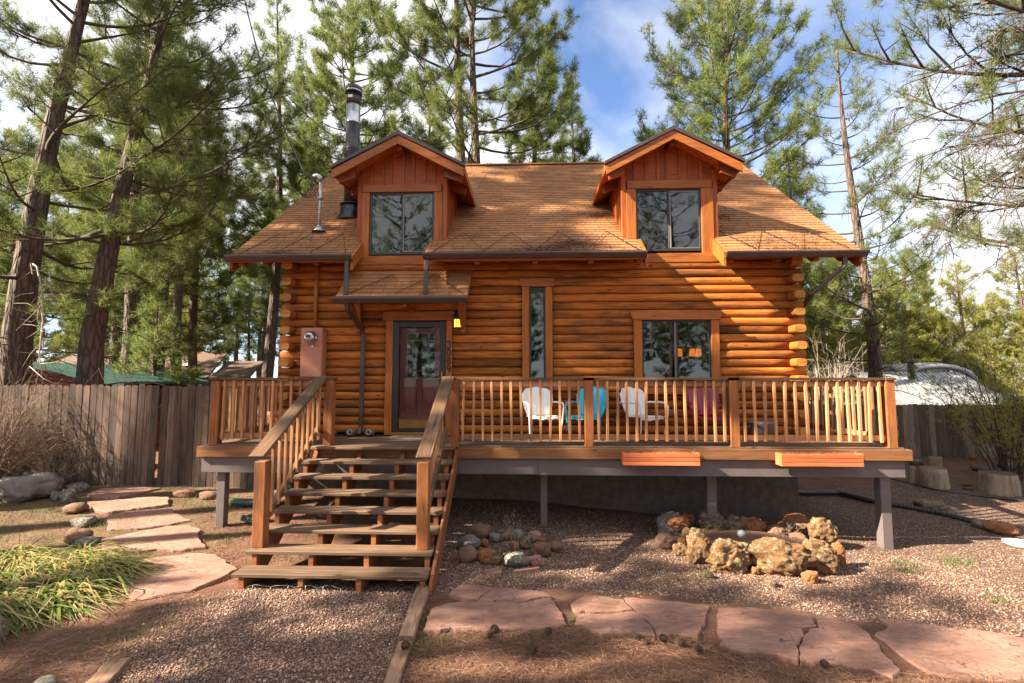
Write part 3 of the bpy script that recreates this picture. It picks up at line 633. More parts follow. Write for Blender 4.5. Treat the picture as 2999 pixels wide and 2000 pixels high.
    # window
    win = box('window', wx0, wx1, FY - .005, FY + .03, wz0, wz0 + .04, M['frame'], cabin)
    tag(win, ('dormer window beside the stove pipe', 'dormer window with a half drawn blind')[idx])
    xm = (wx0 + wx1) / 2 + .02
    box('frame', wx0, wx0 + .035, FY - .004, FY + .03, wz0 + .041, wz1, M['frame'], win)
    box('frame', wx1 - .035, wx1, FY - .004, FY + .03, wz0 + .041, wz1, M['frame'], win)
    box('frame', wx0 + .036, wx1 - .036, FY - .004, FY + .03, wz1 - .04, wz1, M['frame'], win)
    box('sash', xm - .028, xm, FY - .012, FY + .016, wz0 + .045, wz1 - .045, M['frame'], win)
    box('sash', xm + .001, xm + .03, FY - .014, FY + .016, wz0 + .045, wz1 - .045, M['framel'], win)
    box('sash', xm + .031, wx1 - .036, FY - .010, FY + .012, wz1 - .068, wz1 - .041, M['framel'], win)
    box('sash', xm + .031, wx1 - .036, FY - .010, FY + .012, wz0 + .041, wz0 + .068, M['framel'], win)
    box('pane', wx0 + .036, xm - .029, FY + .018, FY + .024, wz0 + .041, wz1 - .041, M['glass'], win, 0)
    box('pane', xm + .031, wx1 - .037, FY - .002, FY + .004, wz0 + .069, wz1 - .069, M['glass'], win, 0)
    if idx == 1:
        for q in range(26): box('blind_slat', xm + .05, wx1 - .05, FY + .06, FY + .085, wz1 - .08 - q * .022, wz1 - .062 - q * .022, M['blind'], win, 0)
    box('attic_wall', x0 - .02, x1 + .02, 10.88, 10.93, 4.5, 7.0, M['room'], cabin)
    box('attic_floor', x0 - .02, x1 + .02, FY + .1, 10.87, 4.60, 4.66, M['room'], cabin)
dormer(*D1, 0); dormer(*D2, 1)

# ---- gutters and downspouts
def gutter(x0, x1, y, zt, parent):
    prof = [(y, zt), (y - .012, zt), (y - .02, zt - .02), (y - .012, zt - .045), (y + .03, zt - .105), (y + .115, zt - .105), (y + .115, zt - .003), (y + .105, zt - .003), (y + .105, zt - .09), (y + .035, zt - .09), (y + .012, zt - .05)]
    return prism('gutter', prof, 'x', x0, x1, M['gutter'], parent)
gutter(XL - .03, N1[0] + .01, EY - .10, EZ + .01, cabin); gutter(N1[1] - .01, N2[0] + .01, EY - .10, EZ + .02, cabin); gutter(N2[1] - .01, XR + .03, EY - .10, EZ + .0, cabin)
def spout(pts, parent):
    o_ = None
    for a_, b_ in zip(pts[:-1], pts[1:]):
        d = (Vector(b_) - Vector(a_)).normalized() * .012
        up = (0, 1, 0) if abs(d.z) > .008 else (0, 0, 1)
        o_ = beam('downspout', Vector(a_) - d, Vector(b_) + d, .075, .055, M['gutter'], parent, up, .01)
spout([(-3.30, 8.69, 4.58), (-3.30, 8.69, 4.46), (-3.27, 8.60, 4.33), (-3.27, 8.60, 3.95)], cabin)
spout([(-1.84, 8.69, 4.58), (-1.84, 8.69, 4.48), (-1.84, 8.60, 4.36), (-1.84, 8.60, 3.95)], cabin)
spout([(-3.25, 8.58, 3.80), (-3.25, 8.60, 3.70), (-3.13, 9.10, 3.36), (-3.13, 9.14, 3.28), (-3.13, 9.14, 1.56), (-3.13, 9.05, 1.44)], cabin)
spout([(5.50, 8.70, 4.58), (5.50, 8.72, 4.42), (5.12, 9.10, 3.98), (5.12, 9.40, 3.80)], cabin)
# ---- little roof over the door
PY, PZ, PT = 8.56, 3.90, (4.50 - 3.90) / (9.235 - 8.56); PA = math.atan(PT)
proof = prism('porch_roof', [(PY, PZ - .012), (9.225, 4.488), (9.225, 4.40), (PY, PZ - .10)], 'x', -3.43, -1.10, M['soffit'], cabin)
shingle_plane(7, lambda k: [(-3.44, -1.09)], (0, PY, PZ), PA, .128, proof, 200, 12, .002)
gutter(-3.46, -1.09, PY - .10, PZ - .02, proof)
for x in (-3.24, -1.25):
    beam('bracket', (x, 9.19, 3.42), (x, 8.68, 3.86), .085, .10, M['trim'], cabin, (0, 1, 0))
    box('bracket_post', x - .045, x + .045, 9.15, 9.22, 3.32, 4.0, M['trim'], cabin)
box('bracket_tail', -2.27, -2.17, 8.60, 9.2, 3.72, 3.80, M['trim'], cabin)

# ---- door
FYd = 9.235
door = box('door', -2.46, -1.70, FYd + .03, FYd + .07, 1.46, 3.42, M['door'], cabin)
tag(door, 'maroon panelled door with leaded glass')
box('door_trim', -2.715, -2.578, FYd - .04, FYd + .06, 1.41, 3.545, M['trim'], cabin)
box('door_trim', -1.572, -1.462, FYd - .04, FYd + .06, 1.41, 3.545, M['trim'], cabin)
box('door_trim', -2.78, -1.40, FYd - .05, FYd + .06, 3.547, 3.72, M['trim'], cabin)
for (a_, b_, c_, d_) in ((-2.575, -2.462, 1.47, 3.53), (-1.692, -1.578, 1.47, 3.53)): box('storm_stile', a_, b_, FYd - .03, FYd + .01, c_, d_, M['storm'], door)
box('storm_rail', -2.461, -1.693, FYd - .03, FYd + .01, 3.42, 3.53, M['storm'], door)
box('storm_rail', -2.461, -1.693, FYd - .03, FYd + .01, 1.47, 1.52, M['storm'], door)
box('storm_rail', -2.461, -1.693, FYd - .025, FYd + .0, 2.47, 2.495, M['storm'], door)
box('storm_pane', -2.460, -1.694, FYd - .012, FYd - .008, 2.497, 3.418, M['clear'], door, 0)
box('storm_pane', -2.460, -1.694, FYd - .012, FYd - .008, 1.522, 2.468, M['clear'], door, 0)
box('kick_plate', -2.455, -1.70, FYd + .018, FYd + .026, 1.53, 1.69, M['brass'], door)
box('threshold', -2.58, -1.57, FYd - .07, FYd + .05, 1.405, 1.465, M['brass'], door)
box('door_handle', -1.655, -1.625, FYd - .075, FYd - .03, 2.45, 2.58, M['brass'], door); beam('door_handle', (-1.64, FYd - .08, 2.47), (-1.75, FYd - .09, 2.455), .015, .02, M['brass'], door)
for (a_, b_) in ((-2.36, -2.13), (-2.03, -1.80)):
    for (c_, d_, e_, f_) in ((a_, b_, 1.78, 1.80), (a_, b_, 2.26, 2.28), (a_, a_ + .02, 1.801, 2.259), (b_ - .02, b_, 1.801, 2.259)): box('panel_moulding', c_, d_, FYd + .018, FYd + .029, e_, f_, M['door'], door)
box('leaded_pane', -2.31, -1.78, FYd + .016, FYd + .027, 2.46, 3.30, M['glass'], door, 0)
box('leaded_backing', -2.31, -1.78, FYd + .0272, FYd + .0292, 2.46, 3.30, M['room'], door, 0)
for x in (-2.315, -2.20, -1.90, -1.785): box('came', x - .006, x + .006, FYd + .010, FYd + .0155, 2.46, 3.30, M['tin'], door, 0)
for z in (2.455, 2.60, 2.95, 3.17, 3.305): box('came', -2.31, -1.78, FYd + .0095, FYd + .0148, z - .006, z + .006, M['tin'], door, 0)
tube('came', [(-2.18 + .12 * math.cos(q) + .13, FYd + .008, 3.06 + .16 * math.sin(q)) for q in np.linspace(0, 6.28, 17)], .007, M['tin'], door, 5)
# ---- house number
cu = None
def glyph(paths, x, y, z, h, parent):
    for P in paths: tube('house_number', [(x + p[0] * h, y, z + p[1] * h) for p in P], .011, M['numbers'], parent, 6)
circ = lambda cx_, cz_, rx_, rz_, a0=0, a1=360, n=15: [(cx_ + rx_ * math.cos(R(a)), cz_ + rz_ * math.sin(R(a))) for a in np.linspace(a0, a1, n)]
NUMX, NUMY = -1.517, FYd - .05
glyph([circ(0, .72, .22, .25, 160, -80, 11) + circ(-.02, .25, .27, .25, 80, -150, 11)], NUMX, NUMY, 3.03, .13, cabin)
glyph([circ(0, .5, .26, .46)], NUMX, NUMY, 2.88, .13, cabin)
glyph([circ(0, .74, .2, .22), circ(0, .27, .26, .26)], NUMX, NUMY, 2.73, .13, cabin)
glyph([circ(0, .68, .25, .27), [(.25, .68), (.22, .3), (.06, -.1)]], NUMX, NUMY, 2.58, .13, cabin)
# ---- lower windows
def window(x0, x1, z0, z1, slider, label, tw=.135, flare=.05):
    y = 9.235
    wn = box('window', x0, x1, y, y + .035, z0, z0 + .035, M['frame'], cabin); tag(wn, label)
    box('frame', x0, x0 + .03, y, y + .035, z0 + .036, z1, M['frame'], wn); box('frame', x1 - .03, x1, y, y + .035, z0 + .036, z1, M['frame'], wn)
    box('frame', x0 + .031, x1 - .031, y, y + .035, z1 - .035, z1, M['frame'], wn)
    if slider:
        xm = (x0 + x1) / 2
        box('sash', xm - .03, xm - .001, y - .008, y + .02, z0 + .037, z1 - .037, M['framel'], wn); box('sash', xm, xm + .028, y - .01, y + .02, z0 + .037, z1 - .037, M['frame'], wn)
        box('pane', x0 + .031, xm - .031, y + .016, y + .021, z0 + .037, z1 - .037, M['glass'], wn, 0); box('pane', xm + .029, x1 - .031, y + .006, y + .011, z0 + .037, z1 - .037, M['glass'], wn, 0)
    else: box('pane', x0 + .031, x1 - .031, y + .012, y + .017, z0 + .037, z1 - .037, M['glass'], wn, 0)
    y0, y1 = y - .05, y + .06
    box('window_trim', x0 - tw, x0 - .003, y0, y1, z0 - .003, z1 + .0, M['trim'], wn); box('window_trim', x1 + .003, x1 + tw, y0, y1, z0 - .003, z1 + .0, M['trim'], wn)
    prism('window_head', [(x0 - tw - .02, z1 + .004), (x1 + tw + .02, z1 + .004), (x1 + tw + flare, z1 + .16), (x0 - tw - flare, z1 + .16)], 'y', y0 - .015, y1, M['trim'], wn)
    box('window_sill', x0 - tw - .03, x1 + tw + .03, y0 - .02, y1, z0 - .13, z0 - .006, M['trim'], wn)
window(-.007, .287, 2.05, 4.176, False, 'tall narrow window left of the white chairs')
window(2.075, 3.336, 2.30, 3.539, True, 'wide sliding window with a lamp glowing inside', .15, .06)
# ---- lamp inside, lit
lampo = thing('pendant_lamp', (3.28, 10.3, 4.28), 'three glowing amber lamp shades seen through the wide window', 'lamp')
tube('stem', [(3.28, 10.3, 4.30), (3.28, 10.3, 3.1)], .012, M['black'], lampo); beam('bar', (3.0, 10.3, 3.1), (3.55, 10.3, 3.1), .03, .03, M['black'], lampo)
for x in (3.08, 3.34, 3.47): lathe('lamp_shade', [(.048, -.15), (.06, -.14), (.055, 0), (.02, .015)], (x, 10.3, 3.06), M['lamp2'], lampo, 14)
# ---- porch lantern, lit
ln = thing('porch_lantern', (-1.345, 9.19, 3.45), 'lit yellow glass wall lantern right of the door', 'lantern')
lathe('cap', [(.075, 0), (.09, .01), (.085, .05), (.06, .11), (.055, .16), (.02, .17)], (-1.345, 9.10, 3.55), M['black'], ln, 16)
lathe('glass', [(.06, 0), (.065, .02), (.065, .15)], (-1.345, 9.10, 3.40), M['lamp'], ln, 16)
lathe('base_ring', [(.055, 0), (.078, .008), (.078, .022), (.066, .03)], (-1.345, 9.10, 3.375), M['black'], ln, 16)
for a_ in range(6): beam('bar', (-1.345 + .069 * math.cos(a_ * 1.047 + .5), 9.10 + .069 * math.sin(a_ * 1.047 + .5), 3.40), (-1.345 + .069 * math.cos(a_ * 1.047 + .5), 9.10 + .069 * math.sin(a_ * 1.047 + .5), 3.55), .009, .009, M['black'], ln, (0, 1, 0), 0)
box('wall_plate', -1.39, -1.30, 9.17, 9.22, 3.50, 3.70, M['black'], ln)
# ---- electricity meter
me = thing('meter_box', (-4.05, 9.2, 2.48), 'salmon painted electricity meter box on the log wall', 'meter')
box('cabinet', -4.26, -3.85, 9.03, 9.22, 2.48, 3.40, M['meter'], me, .006); box('cover', -4.25, -3.86, 9.015, 9.029, 3.075, 3.39, M['meter'], me); box('door', -4.25, -3.86, 9.018, 9.029, 2.49, 3.06, M['meter'], me)
V_, F_ = lathe_arr([(.115, 0), (.115, .02), (.1, .025), (.098, .10), (.075, .13), (.02, .14)], 22)
mm = mesh('glass_dial', [(p[0] - 4.055, 9.014 - p[2], p[1] + 3.215) for p in V_], F_, M['steel'], True); ob('glass_dial', mm, me)
box('dial_face', -4.10, -4.01, 8.868, 8.873, 3.20, 3.26, M['frame'], me); box('latch', -4.05, -4.02, 9.0, 9.017, 3.03, 3.07, M['steel'], me)
tube('conduit', [(-4.06, 9.17, 3.38), (-4.06, 9.17, 4.72)], .034, M['trim'], me, 10)
# outlet
ot = thing('wall_outlet', (-1.24, 9.2, 1.7), 'weatherproof wall outlet low beside the door', 'outlet'); box('cover', -1.28, -1.21, 9.16, 9.22, 1.66, 1.80, M['tin'], ot, .01); box('lid', -1.272, -1.218, 9.148, 9.159, 1.68, 1.78, M['cordw'], ot)

# ---- stove pipe, mast, cables, all on the roof
ch = thing('chimney_pipe', (-3.93, 10.5, 6.0), 'tall black and steel stove pipe left of the left dormer', 'chimney')
lathe('flashing', [(.34, -.14), (.33, -.12), (.235, .02), (.215, .20), (.19, .22)], (-3.93, 10.5, 6.02), M['stove'], ch, 24)
lathe('storm_collar', [(.16, .0), (.235, -.03), (.235, -.045), (.16, -.02)], (-3.93, 10.5, 6.30), M['stove'], ch, 24)
lathe('pipe', [(.15, 0), (.15, 1.35), (.153, 1.36), (.153, 1.39), (.15, 1.40)], (-3.93, 10.5, 6.1), M['stove'], ch, 24)
lathe('pipe', [(.152, 0), (.155, .01), (.155, .035), (.152, .04), (.152, .62)], (-3.93, 10.5, 7.50), M['stove'], ch, 24)
lathe('pipe', [(.1525, 0), (.157, .01), (.157, .03), (.1525, .04), (.1525, .42)], (-3.93, 10.5, 8.12), M['steel'], ch, 24)
lathe('pipe', [(.1535, 0), (.1535, .25)], (-3.93, 10.5, 8.54), M['stove'], ch, 24)
lathe('cap', [(.155, 0), (.185, .02), (.185, .13), (.17, .15), (.17, .17), (.12, .19)], (-3.93, 10.5, 8.80), M['black'], ch, 24)
lathe('cap_band', [(.187, 0), (.19, .005), (.19, .02), (.187, .025)], (-3.93, 10.5, 8.835), M['steel'], ch, 24)
box('flashing_plate', -4.28, -3.6, 10.17, 10.2, 5.78, 5.80, M['metal'], ch)
box('sticker', -4.0, -3.9, 10.343, 10.348, 8.66, 8.72, M['white'], ch, 0)
ma_ = thing('service_mast', (-4.25, 9.65, 5.4), 'grey galvanised service mast with looped cable on the left roof', 'mast')
lathe('pole', [(.028, 0), (.028, 1.06)], (-4.25, 9.65, 5.42), M['metal'], ma_, 12); lathe('boot', [(.15, 0), (.07, .05), (.05, .12)], (-4.25, 9.65, 5.41), M['metal'], ma_, 12)
lathe('clamp', [(.05, 0), (.055, .01), (.055, .05), (.05, .06)], (-4.25, 9.65, 6.08), M['metal'], ma_, 12)
tube('weatherhead', [(-4.25, 9.65, 6.46), (-4.26, 9.64, 6.54), (-4.32, 9.63, 6.58), (-4.40, 9.62, 6.55)], [.036, .05, .046, .034], M['metal'], ma_, 10)
for q in range(4):
    tube('cable_loop', [(-4.58 + (.13 + .025 * q) * math.cos(a_) + .02 * q, 9.62 + .02 * q, 6.36 + (.16 + .02 * q) * math.sin(a_)) for a_ in np.linspace(1.2 + q * .4, 7.3 + q * .2, 18)], .009, M['cord'], ma_, 5)
tube('cable_loop', [(-4.40, 9.62, 6.55), (-4.46, 9.6, 6.60), (-4.54, 9.6, 6.55), (-4.58, 9.6, 6.5)], .012, M['cord'], ma_, 5)
pw = [np.array((-4.52, 9.6, 6.53)) * (1 - s) + np.array((-9.2, 14.5, 15.2)) * s + np.array((0, 0, -1.1)) * 4 * s * (1 - s) * .5 for s in np.linspace(0, 1, 14)]
tag(tube('power_cable', pw, .02, M['cord'], None, 5), 'thin power cable rising from the roof mast past the pines', 'cable')
def heat(name, pts, plane, label):
    P = []
    for p in pts: P.append(plane(*p))
    tag(tube(name, P, .008, M['cord'], None, 5), label, 'cable')
on = lambda x, s: (x, EY + s * math.cos(SLA) - .02, EZ + s * math.sin(SLA) + .04)
zz = lambda x0, x1, n, a_, b_: [(x0 + (x1 - x0) * q / n, a_ if q % 2 == 0 else b_) for q in range(n + 1)]
heat('heat_cable', zz(-5.3, -3.35, 6, .05, .95), on, 'zigzag heating cable on the left end of the roof')
heat('heat_cable', zz(-1.75, 1.95, 8, .05, .95), on, 'zigzag heating cable on the roof between the dormers')
heat('heat_cable', zz(3.6, 5.6, 5, .95, .05), on, 'zigzag heating cable on the right end of the roof')
onp = lambda x, s: (x, PY + s * math.cos(PA) - .02, PZ + s * math.sin(PA) + .035)
heat('heat_cable', [(-3.2, .05), (-2.55, .72), (-2.36, .04), (-1.75, .70), (-1.2, .04)], onp, 'zigzag heating cable on the small roof over the door')
# ------------------------------------------------------------------ deck
DZ = 1.40
deck = thing('porch_deck', (0.2, 8.5, .1), 'raised wooden porch deck with baluster railing along the cabin front', 'deck')
y = 7.85; k = 0
while y < 9.14:
    box('deck_board', -5.22, 5.70, y, min(y + .138, 9.20), DZ - .035, DZ - .001 * (k % 2), M['tread'], deck); y += .144; k += 1
for x0, x1 in ((-5.22, -4.85), (5.13, 5.70)):
    y = 9.21
    while y < 10.4: box('deck_board', x0, x1, y, y + .138, DZ - .035, DZ, M['tread'], deck); y += .144
box('rim_board', -5.29, -3.50, 7.77, 7.81, 1.215, 1.377, M['rim'], deck); box('rim_board', -1.14, 5.76, 7.77, 7.81, 1.215, 1.377, M['rim'], deck)
box('rim_board', -3.49, -1.15, 7.80, 7.84, 1.20, 1.36, M['rim'], deck)
box('rim_board', -5.29, -5.25, 7.815, 10.4, 1.215, 1.377, M['rim'], deck); box('rim_board', 5.72, 5.76, 7.815, 10.4, 1.215, 1.377, M['rim'], deck)
box('beam', -5.24, .12, 7.83, 7.90, .965, 1.212, M['beam'], deck); box('beam', .123, 5.68, 7.83, 7.90, .955, 1.212, M['beam'], deck)
for x in np.arange(-4.8, 5.6, .6): box('joist', x, x + .04, 7.92, 9.38, 1.19, 1.36, M['stringer'], deck)
for (x, y, w_) in ((-4.95, 7.96, .13), (5.41, 7.96, .15), (.22, 8.25, .11), (2.92, 8.3, .15)):
    zb = gz(x, y) - .08; box('post', x - w_ / 2, x + w_ / 2, y - w_ / 2, y + w_ / 2, zb, .965 if abs(x) > 4 else 1.185, M['beam'], deck, .006)
    if abs(x) < 4: pass
RT = 2.467
def railpost(x, y, top=RT - .04, bot=DZ - .03): box('rail_post', x - .07, x + .07, y - .07, y + .07, bot, top, M['post'], deck, .008)
for x in (-5.09, -3.23, -1.20, .925, 3.175, 5.545): railpost(x, 7.92)
for x in (-5.09, 5.545): railpost(x, 9.9 if x < 0 else 10.38)
def rail(p0, p1, n_in=True):
    p0, p1 = Vector(p0), Vector(p1); d = (p1 - p0); l = d.length; d.normalize(); nrm = Vector((d.y, -d.x, 0))
    up = lambda z: Vector((0, 0, z))
    beam('cap_rail', p0 - d * .09 + up(RT - .02), p1 + d * .09 + up(RT - .02), .145, .04, M['cap'], deck)
    beam('top_rail', p0 + d * .071 + up(RT - .095), p1 - d * .071 + up(RT - .095), .04, .09, M['baluster'], deck)
    beam('bottom_rail', p0 + d * .071 + up(DZ + .135), p1 - d * .071 + up(DZ + .135), .04, .085, M['baluster'], deck)
    n = max(1, round((l - .14) / .1555)); 
    for q in range(n):
        s = .07 + (l - .14) * (q + .5) / n + rnd.uniform(-.008, .008)
        c_ = p0 + d * s + nrm * .040
        tl = rnd.uniform(-.010, .010)
        beam('baluster', c_ + up(DZ + .075 + rnd.uniform(-.008, .008)) - d * tl, c_ + up(RT - .045) + d * tl, .038, .038, M['baluster'], deck, tuple(nrm), .003)
rail((-5.09, 7.92, 0), (-3.23, 7.92, 0)); rail((-1.20, 7.92, 0), (.925, 7.92, 0)); rail((.925, 7.92, 0), (3.175, 7.92, 0)); rail((3.175, 7.92, 0), (5.545, 7.92, 0))
rail((5.545, 10.38, 0), (5.545, 7.92, 0)); rail((-5.09, 7.92, 0), (-5.09, 9.9, 0)); rail((-4.72, 9.9, 0), (-5.09, 9.9, 0))
# ------------------------------------------------------------------ stairs
st = thing('staircase', (-2.32, 5.8, 0), 'open wooden staircase with sloping handrails up to the porch', 'stairs')
RISE, RUN, Y1 = .172, .262, 5.80
for q in range(7):
    zt = .19 + q * RISE; y0 = Y1 + q * RUN
    x0, x1 = (-3.47, -1.18) if q < 2 else (-3.44, -1.17)
    box('tread', x0, x1, y0, y0 + .145, zt - .042, zt, M['tread'], st, .006); box('tread', x0 + .004, x1 - .006, y0 + .150, y0 + .292, zt - .042, zt - .002, M['tread'], st, .006)
box('tread', -3.42, -1.17, 7.635, 7.80, DZ - .042, DZ, M['tread'], st, .006); box('tread', -3.42, -1.17, 7.805, 7.846, DZ - .042, DZ - .002, M['tread'], st, .006)
for x, ww in ((-3.36, .06), (-2.66, .06), (-1.98, .06), (-1.24, .06)):
    pl = [(Y1 + .02, -.05)]
    for q in range(7):
        zt = .19 + q * RISE - .045; y0 = Y1 + q * RUN + .02; pl += [(y0, zt), (y0 + RUN, zt)]
    pl += [(7.79, 1.34), (7.79, 1.08), (Y1 + .36, -.05)]
    prism('stringer', pl, 'x', x - ww / 2, x + ww / 2, M['stringer'], st)
prism('outer_stringer', [(5.78, .0), (5.84, .12), (7.79, 1.36), (7.79, 1.10), (6.1, -.03), (5.9, -.05)], 'x', -1.165, -1.125, M['stringer'], st)
for x in (-3.375, -1.325):
    yN = 6.235
    box('newel_post', x - .073, x + .073, yN - .073, yN + .073, .362, 1.415, M['post'], st, .008)
    p0 = Vector((x + .05, 5.985, 1.50)); p1 = Vector((x + .03, 7.86, 2.475)); sl_ = (p1 - p0).normalized()
    beam('handrail', p0, p1, .20, .042, M['cap'], st, (0, 0, 1), .012)
    off = Vector((0, 0, -.07)); 
    beam('upper_rail', Vector((x, yN + .075, 0)) + Vector((0, 0, 1.50 + (yN + .075 - 5.985) * .52 - .075)), Vector((x, 7.84, 1.50 + (7.84 - 5.985) * .52 - .075)), .04, .085, M['baluster'], st)
    lz = lambda yy: .19 + (yy - Y1) / RUN * RISE + .13
    beam('lower_rail', (x, yN + .078, lz(yN + .078)), (x, 7.84, lz(7.84)), .055, .09, M['cap'], st)
    s_ = -1 if x < -2 else 1
    for q in range(9):
        yy = yN + .17 + q * .165; beam('baluster', (x - s_ * .0395, yy, lz(yy) - .03), (x - s_ * .0395, yy, 1.50 + (yy - 5.985) * .52 - .05), .036, .036, M['baluster'], st, (0, 1, 0), .003)
# ------------------------------------------------------------------ chairs on the porch: shell back steel lawn chairs
def shell_chair(name, mat, loc, rz_, label, square=False):
    t_ = bpy.data.objects.new(name, None); t_.matrix_basis = Matrix.Translation(loc) @ Matrix.Rotation(rz_, 4, 'Z'); put(t_); tag(t_, label, 'chair', 'steel lawn chairs on the porch')
    MX = t_.matrix_basis
    def part(nm, V, Fq, sm=True): return ob(nm, mesh(nm, V, Fq, mat, sm), t_, MX)
    # local: front is -y. seat pan
    nx_, ny_ = 15, 8; V = []; Fq = []
    for j in range(ny_ + 1):
        for i_ in range(nx_ + 1):
            u = i_ / nx_ * 2 - 1; v = j / ny_; x = u * (.245 - .02 * v); y = -.25 + v * .45
            z = .42 - .03 * v - .02 * (1 - u * u) + (.012 * math.cos(u * 9) if abs(u) < .9 else 0) - (.05 * max(0, (.12 - v) / .12) ** 1.5)
            V.append((x, y, z))
    for j in range(ny_):
        for i_ in range(nx_): a_ = j * (nx_ + 1) + i_; Fq.append((a_, a_ + 1, a_ + nx_ + 2, a_ + nx_ + 1))
    sV = V + [(p[0], p[1], p[2] - .012) for p in V]; nn_ = len(V); sF = Fq + [tuple(i_ + nn_ for i_ in q[::-1]) for q in Fq]
    rim_ = [i_ for i_ in range(nx_ + 1)] + [(j + 1) * (nx_ + 1) + nx_ for j in range(ny_)] + [ny_ * (nx_ + 1) + nx_ - 1 - i_ for i_ in range(nx_)] + [(ny_ - 1 - j) * (nx_ + 1) for j in range(ny_ - 1)]
    sF += [(rim_[i_], rim_[i_] + nn_, rim_[(i_ + 1) % len(rim_)] + nn_, rim_[(i_ + 1) % len(rim_)]) for i_ in range(len(rim_))]
    part('seat', sV, sF)
    nx_, ny_ = 24, 10; V = []; Fq = []
    for j in range(ny_ + 1):
        v = j / ny_
        for i_ in range(nx_ + 1):
            u = i_ / nx_ * 2 - 1
            hw = (.20 + .09 * math.sin(min(1, v * 1.25) * math.pi * .5)) if not square else (.215 + .06 * min(1, v * 2))
            topz = .52 if square else .52 * (1 - .20 * abs(u) ** 2.6) + .012 * math.cos(u * 3 * math.pi) * 1.2
            if square: topz *= 1 - .10 * abs(u) ** 6
            x = u * hw; z = .38 + v * topz; y = .19 + .16 * v * 1.0 - .07 * u * u * (.4 + v) + .010 * math.cos(u * 3.5 * math.pi)
            V.append((x, y, z))
    for j in range(ny_):
        for i_ in range(nx_): a_ = j * (nx_ + 1) + i_; Fq.append((a_, a_ + 1, a_ + nx_ + 2, a_ + nx_ + 1))
    sV = V + [(p[0], p[1] + .012, p[2]) for p in V]; nn_ = len(V); sF = Fq + [tuple(i_ + nn_ for i_ in q[::-1]) for q in Fq]
    rim_ = [i_ for i_ in range(nx_ + 1)] + [(j + 1) * (nx_ + 1) + nx_ for j in range(ny_)] + [ny_ * (nx_ + 1) + nx_ - 1 - i_ for i_ in range(nx_)] + [(ny_ - 1 - j) * (nx_ + 1) for j in range(ny_ - 1)]
    sF += [(rim_[i_], rim_[i_] + nn_, rim_[(i_ + 1) % len(rim_)] + nn_, rim_[(i_ + 1) % len(rim_)]) for i_ in range(len(rim_))]
    part('backrest', sV, sF)
    for s_ in (-1, 1):      # bent tube: arm, front leg, floor runner
        P = [(s_ * .27, .30, .62), (s_ * .30, .12, .635), (s_ * .315, -.1, .64), (s_ * .315, -.22, .63), (s_ * .312, -.285, .58), (s_ * .30, -.285, .42), (s_ * .28, -.245, .18), (s_ * .27, -.22, .06), (s_ * .265, -.16, .015), (s_ * .26, .0, .014), (s_ * .26, .30, .014)]
        V, Fq = tube_arr(P, .0145, 8); part('arm_tube', V, Fq)
    V, Fq = tube_arr([(-.26, .30, .014), (.26, .30, .014)], .0145, 8); part('rear_runner', V, Fq)
    V, Fq = tube_arr([(-.29, -.25, .40), (.29, -.25, .40)], .011, 6); part('seat_bar', V, Fq)
    return t_
shell_chair('lawn_chair', M['white'], (.20, 8.78, DZ), R(16), 'white shell back lawn chair left of the turquoise chair')
shell_chair('lawn_chair', M['blue'], (1.02, 8.82, DZ), R(-24), 'turquoise shell back lawn chair between the two white ones')
shell_chair('lawn_chair', M['white'], (1.97, 8.78, DZ), R(30), 'white shell back lawn chair right of the turquoise chair')
shell_chair('lawn_chair', M['crimson'], (3.08, 8.80, DZ), R(-4), 'dark crimson square backed lawn chair under the wide window', True)
# ------------------------------------------------------------------ small things on the porch
tub = thing('tin_tub', (4.10, 9.0, DZ), 'old grey tin tub by the wall at the right of the porch', 'tub')
lathe('tub_body', [(.16, 0), (.17, .01), (.21, .27), (.225, .29), (.215, .29), (.2, .27), (.165, .03), (.02, .03)], (4.10, 9.0, DZ), M['tin'], tub, 18)
for s_ in (-1, 1): tube('handle', [(4.10 + s_ * .215, 8.95, DZ + .22), (4.10 + s_ * .25, 8.96, DZ + .21), (4.10 + s_ * .25, 9.04, DZ + .21), (4.10 + s_ * .215, 9.05, DZ + .22)], .008, M['tin'], tub, 5)
for q, (x, lb) in enumerate(((-4.00 + .37, 'round solar rock light left of the other two by the wall'), (-3.27, 'round solar rock light just left of the downspout foot'), (-2.93, 'round solar rock light right of the downspout foot'))):
    o_ = thing('solar_rock_light', (x, 9.02, DZ), lb, 'solar light', 'solar rock lights')
    bm = bmesh.new(); bmesh.ops.create_icosphere(bm, subdivisions=3, radius=1)
    for v_ in bm.verts: v_.co = Vector((v_.co.x * .095, v_.co.y * .085, max(-.98, v_.co.z) * .07 + .07)) * (1 + .07 * mnoise.noise(v_.co * 2 + Vector((q * 7, 0, 0))))
    m = bpy.data.meshes.new('stone_shell'); bm.to_mesh(m); bm.free(); m.materials.append(ROCK[2]); m.polygons.foreach_set('use_smooth', [True] * len(m.polygons)); ob('stone_shell', m, o_, Matrix.Translation((x, 9.02, DZ)))
    V, Fq = lathe_arr([(.048, 0), (.048, .02), (.036, .024), (.034, .016), (.012, .016)], 16); ob('lamp_ring', mesh('lamp_ring', V, Fq, M['steel'], True), o_, Matrix.Translation((x + .01, 8.95, DZ + .085)) @ Matrix.Rotation(R(80), 4, 'X'))
    V, Fq = lathe_arr([(.030, 0), (.028, .012)], 12); ob('lens', mesh('lens', V, Fq, M['frame'], True), o_, Matrix.Translation((x + .01, 8.942, DZ + .085)) @ Matrix.Rotation(R(80), 4, 'X'))
tag(box('door_mat', -2.5, -1.72, 8.62, 9.08, DZ + .001, DZ + .016, M['mat'], None), 'worn patterned mat in front of the maroon door', 'mat')
pot = thing('terracotta_pot', (-4.25, 8.75, DZ), 'wide terracotta pot behind the left railing', 'pot')
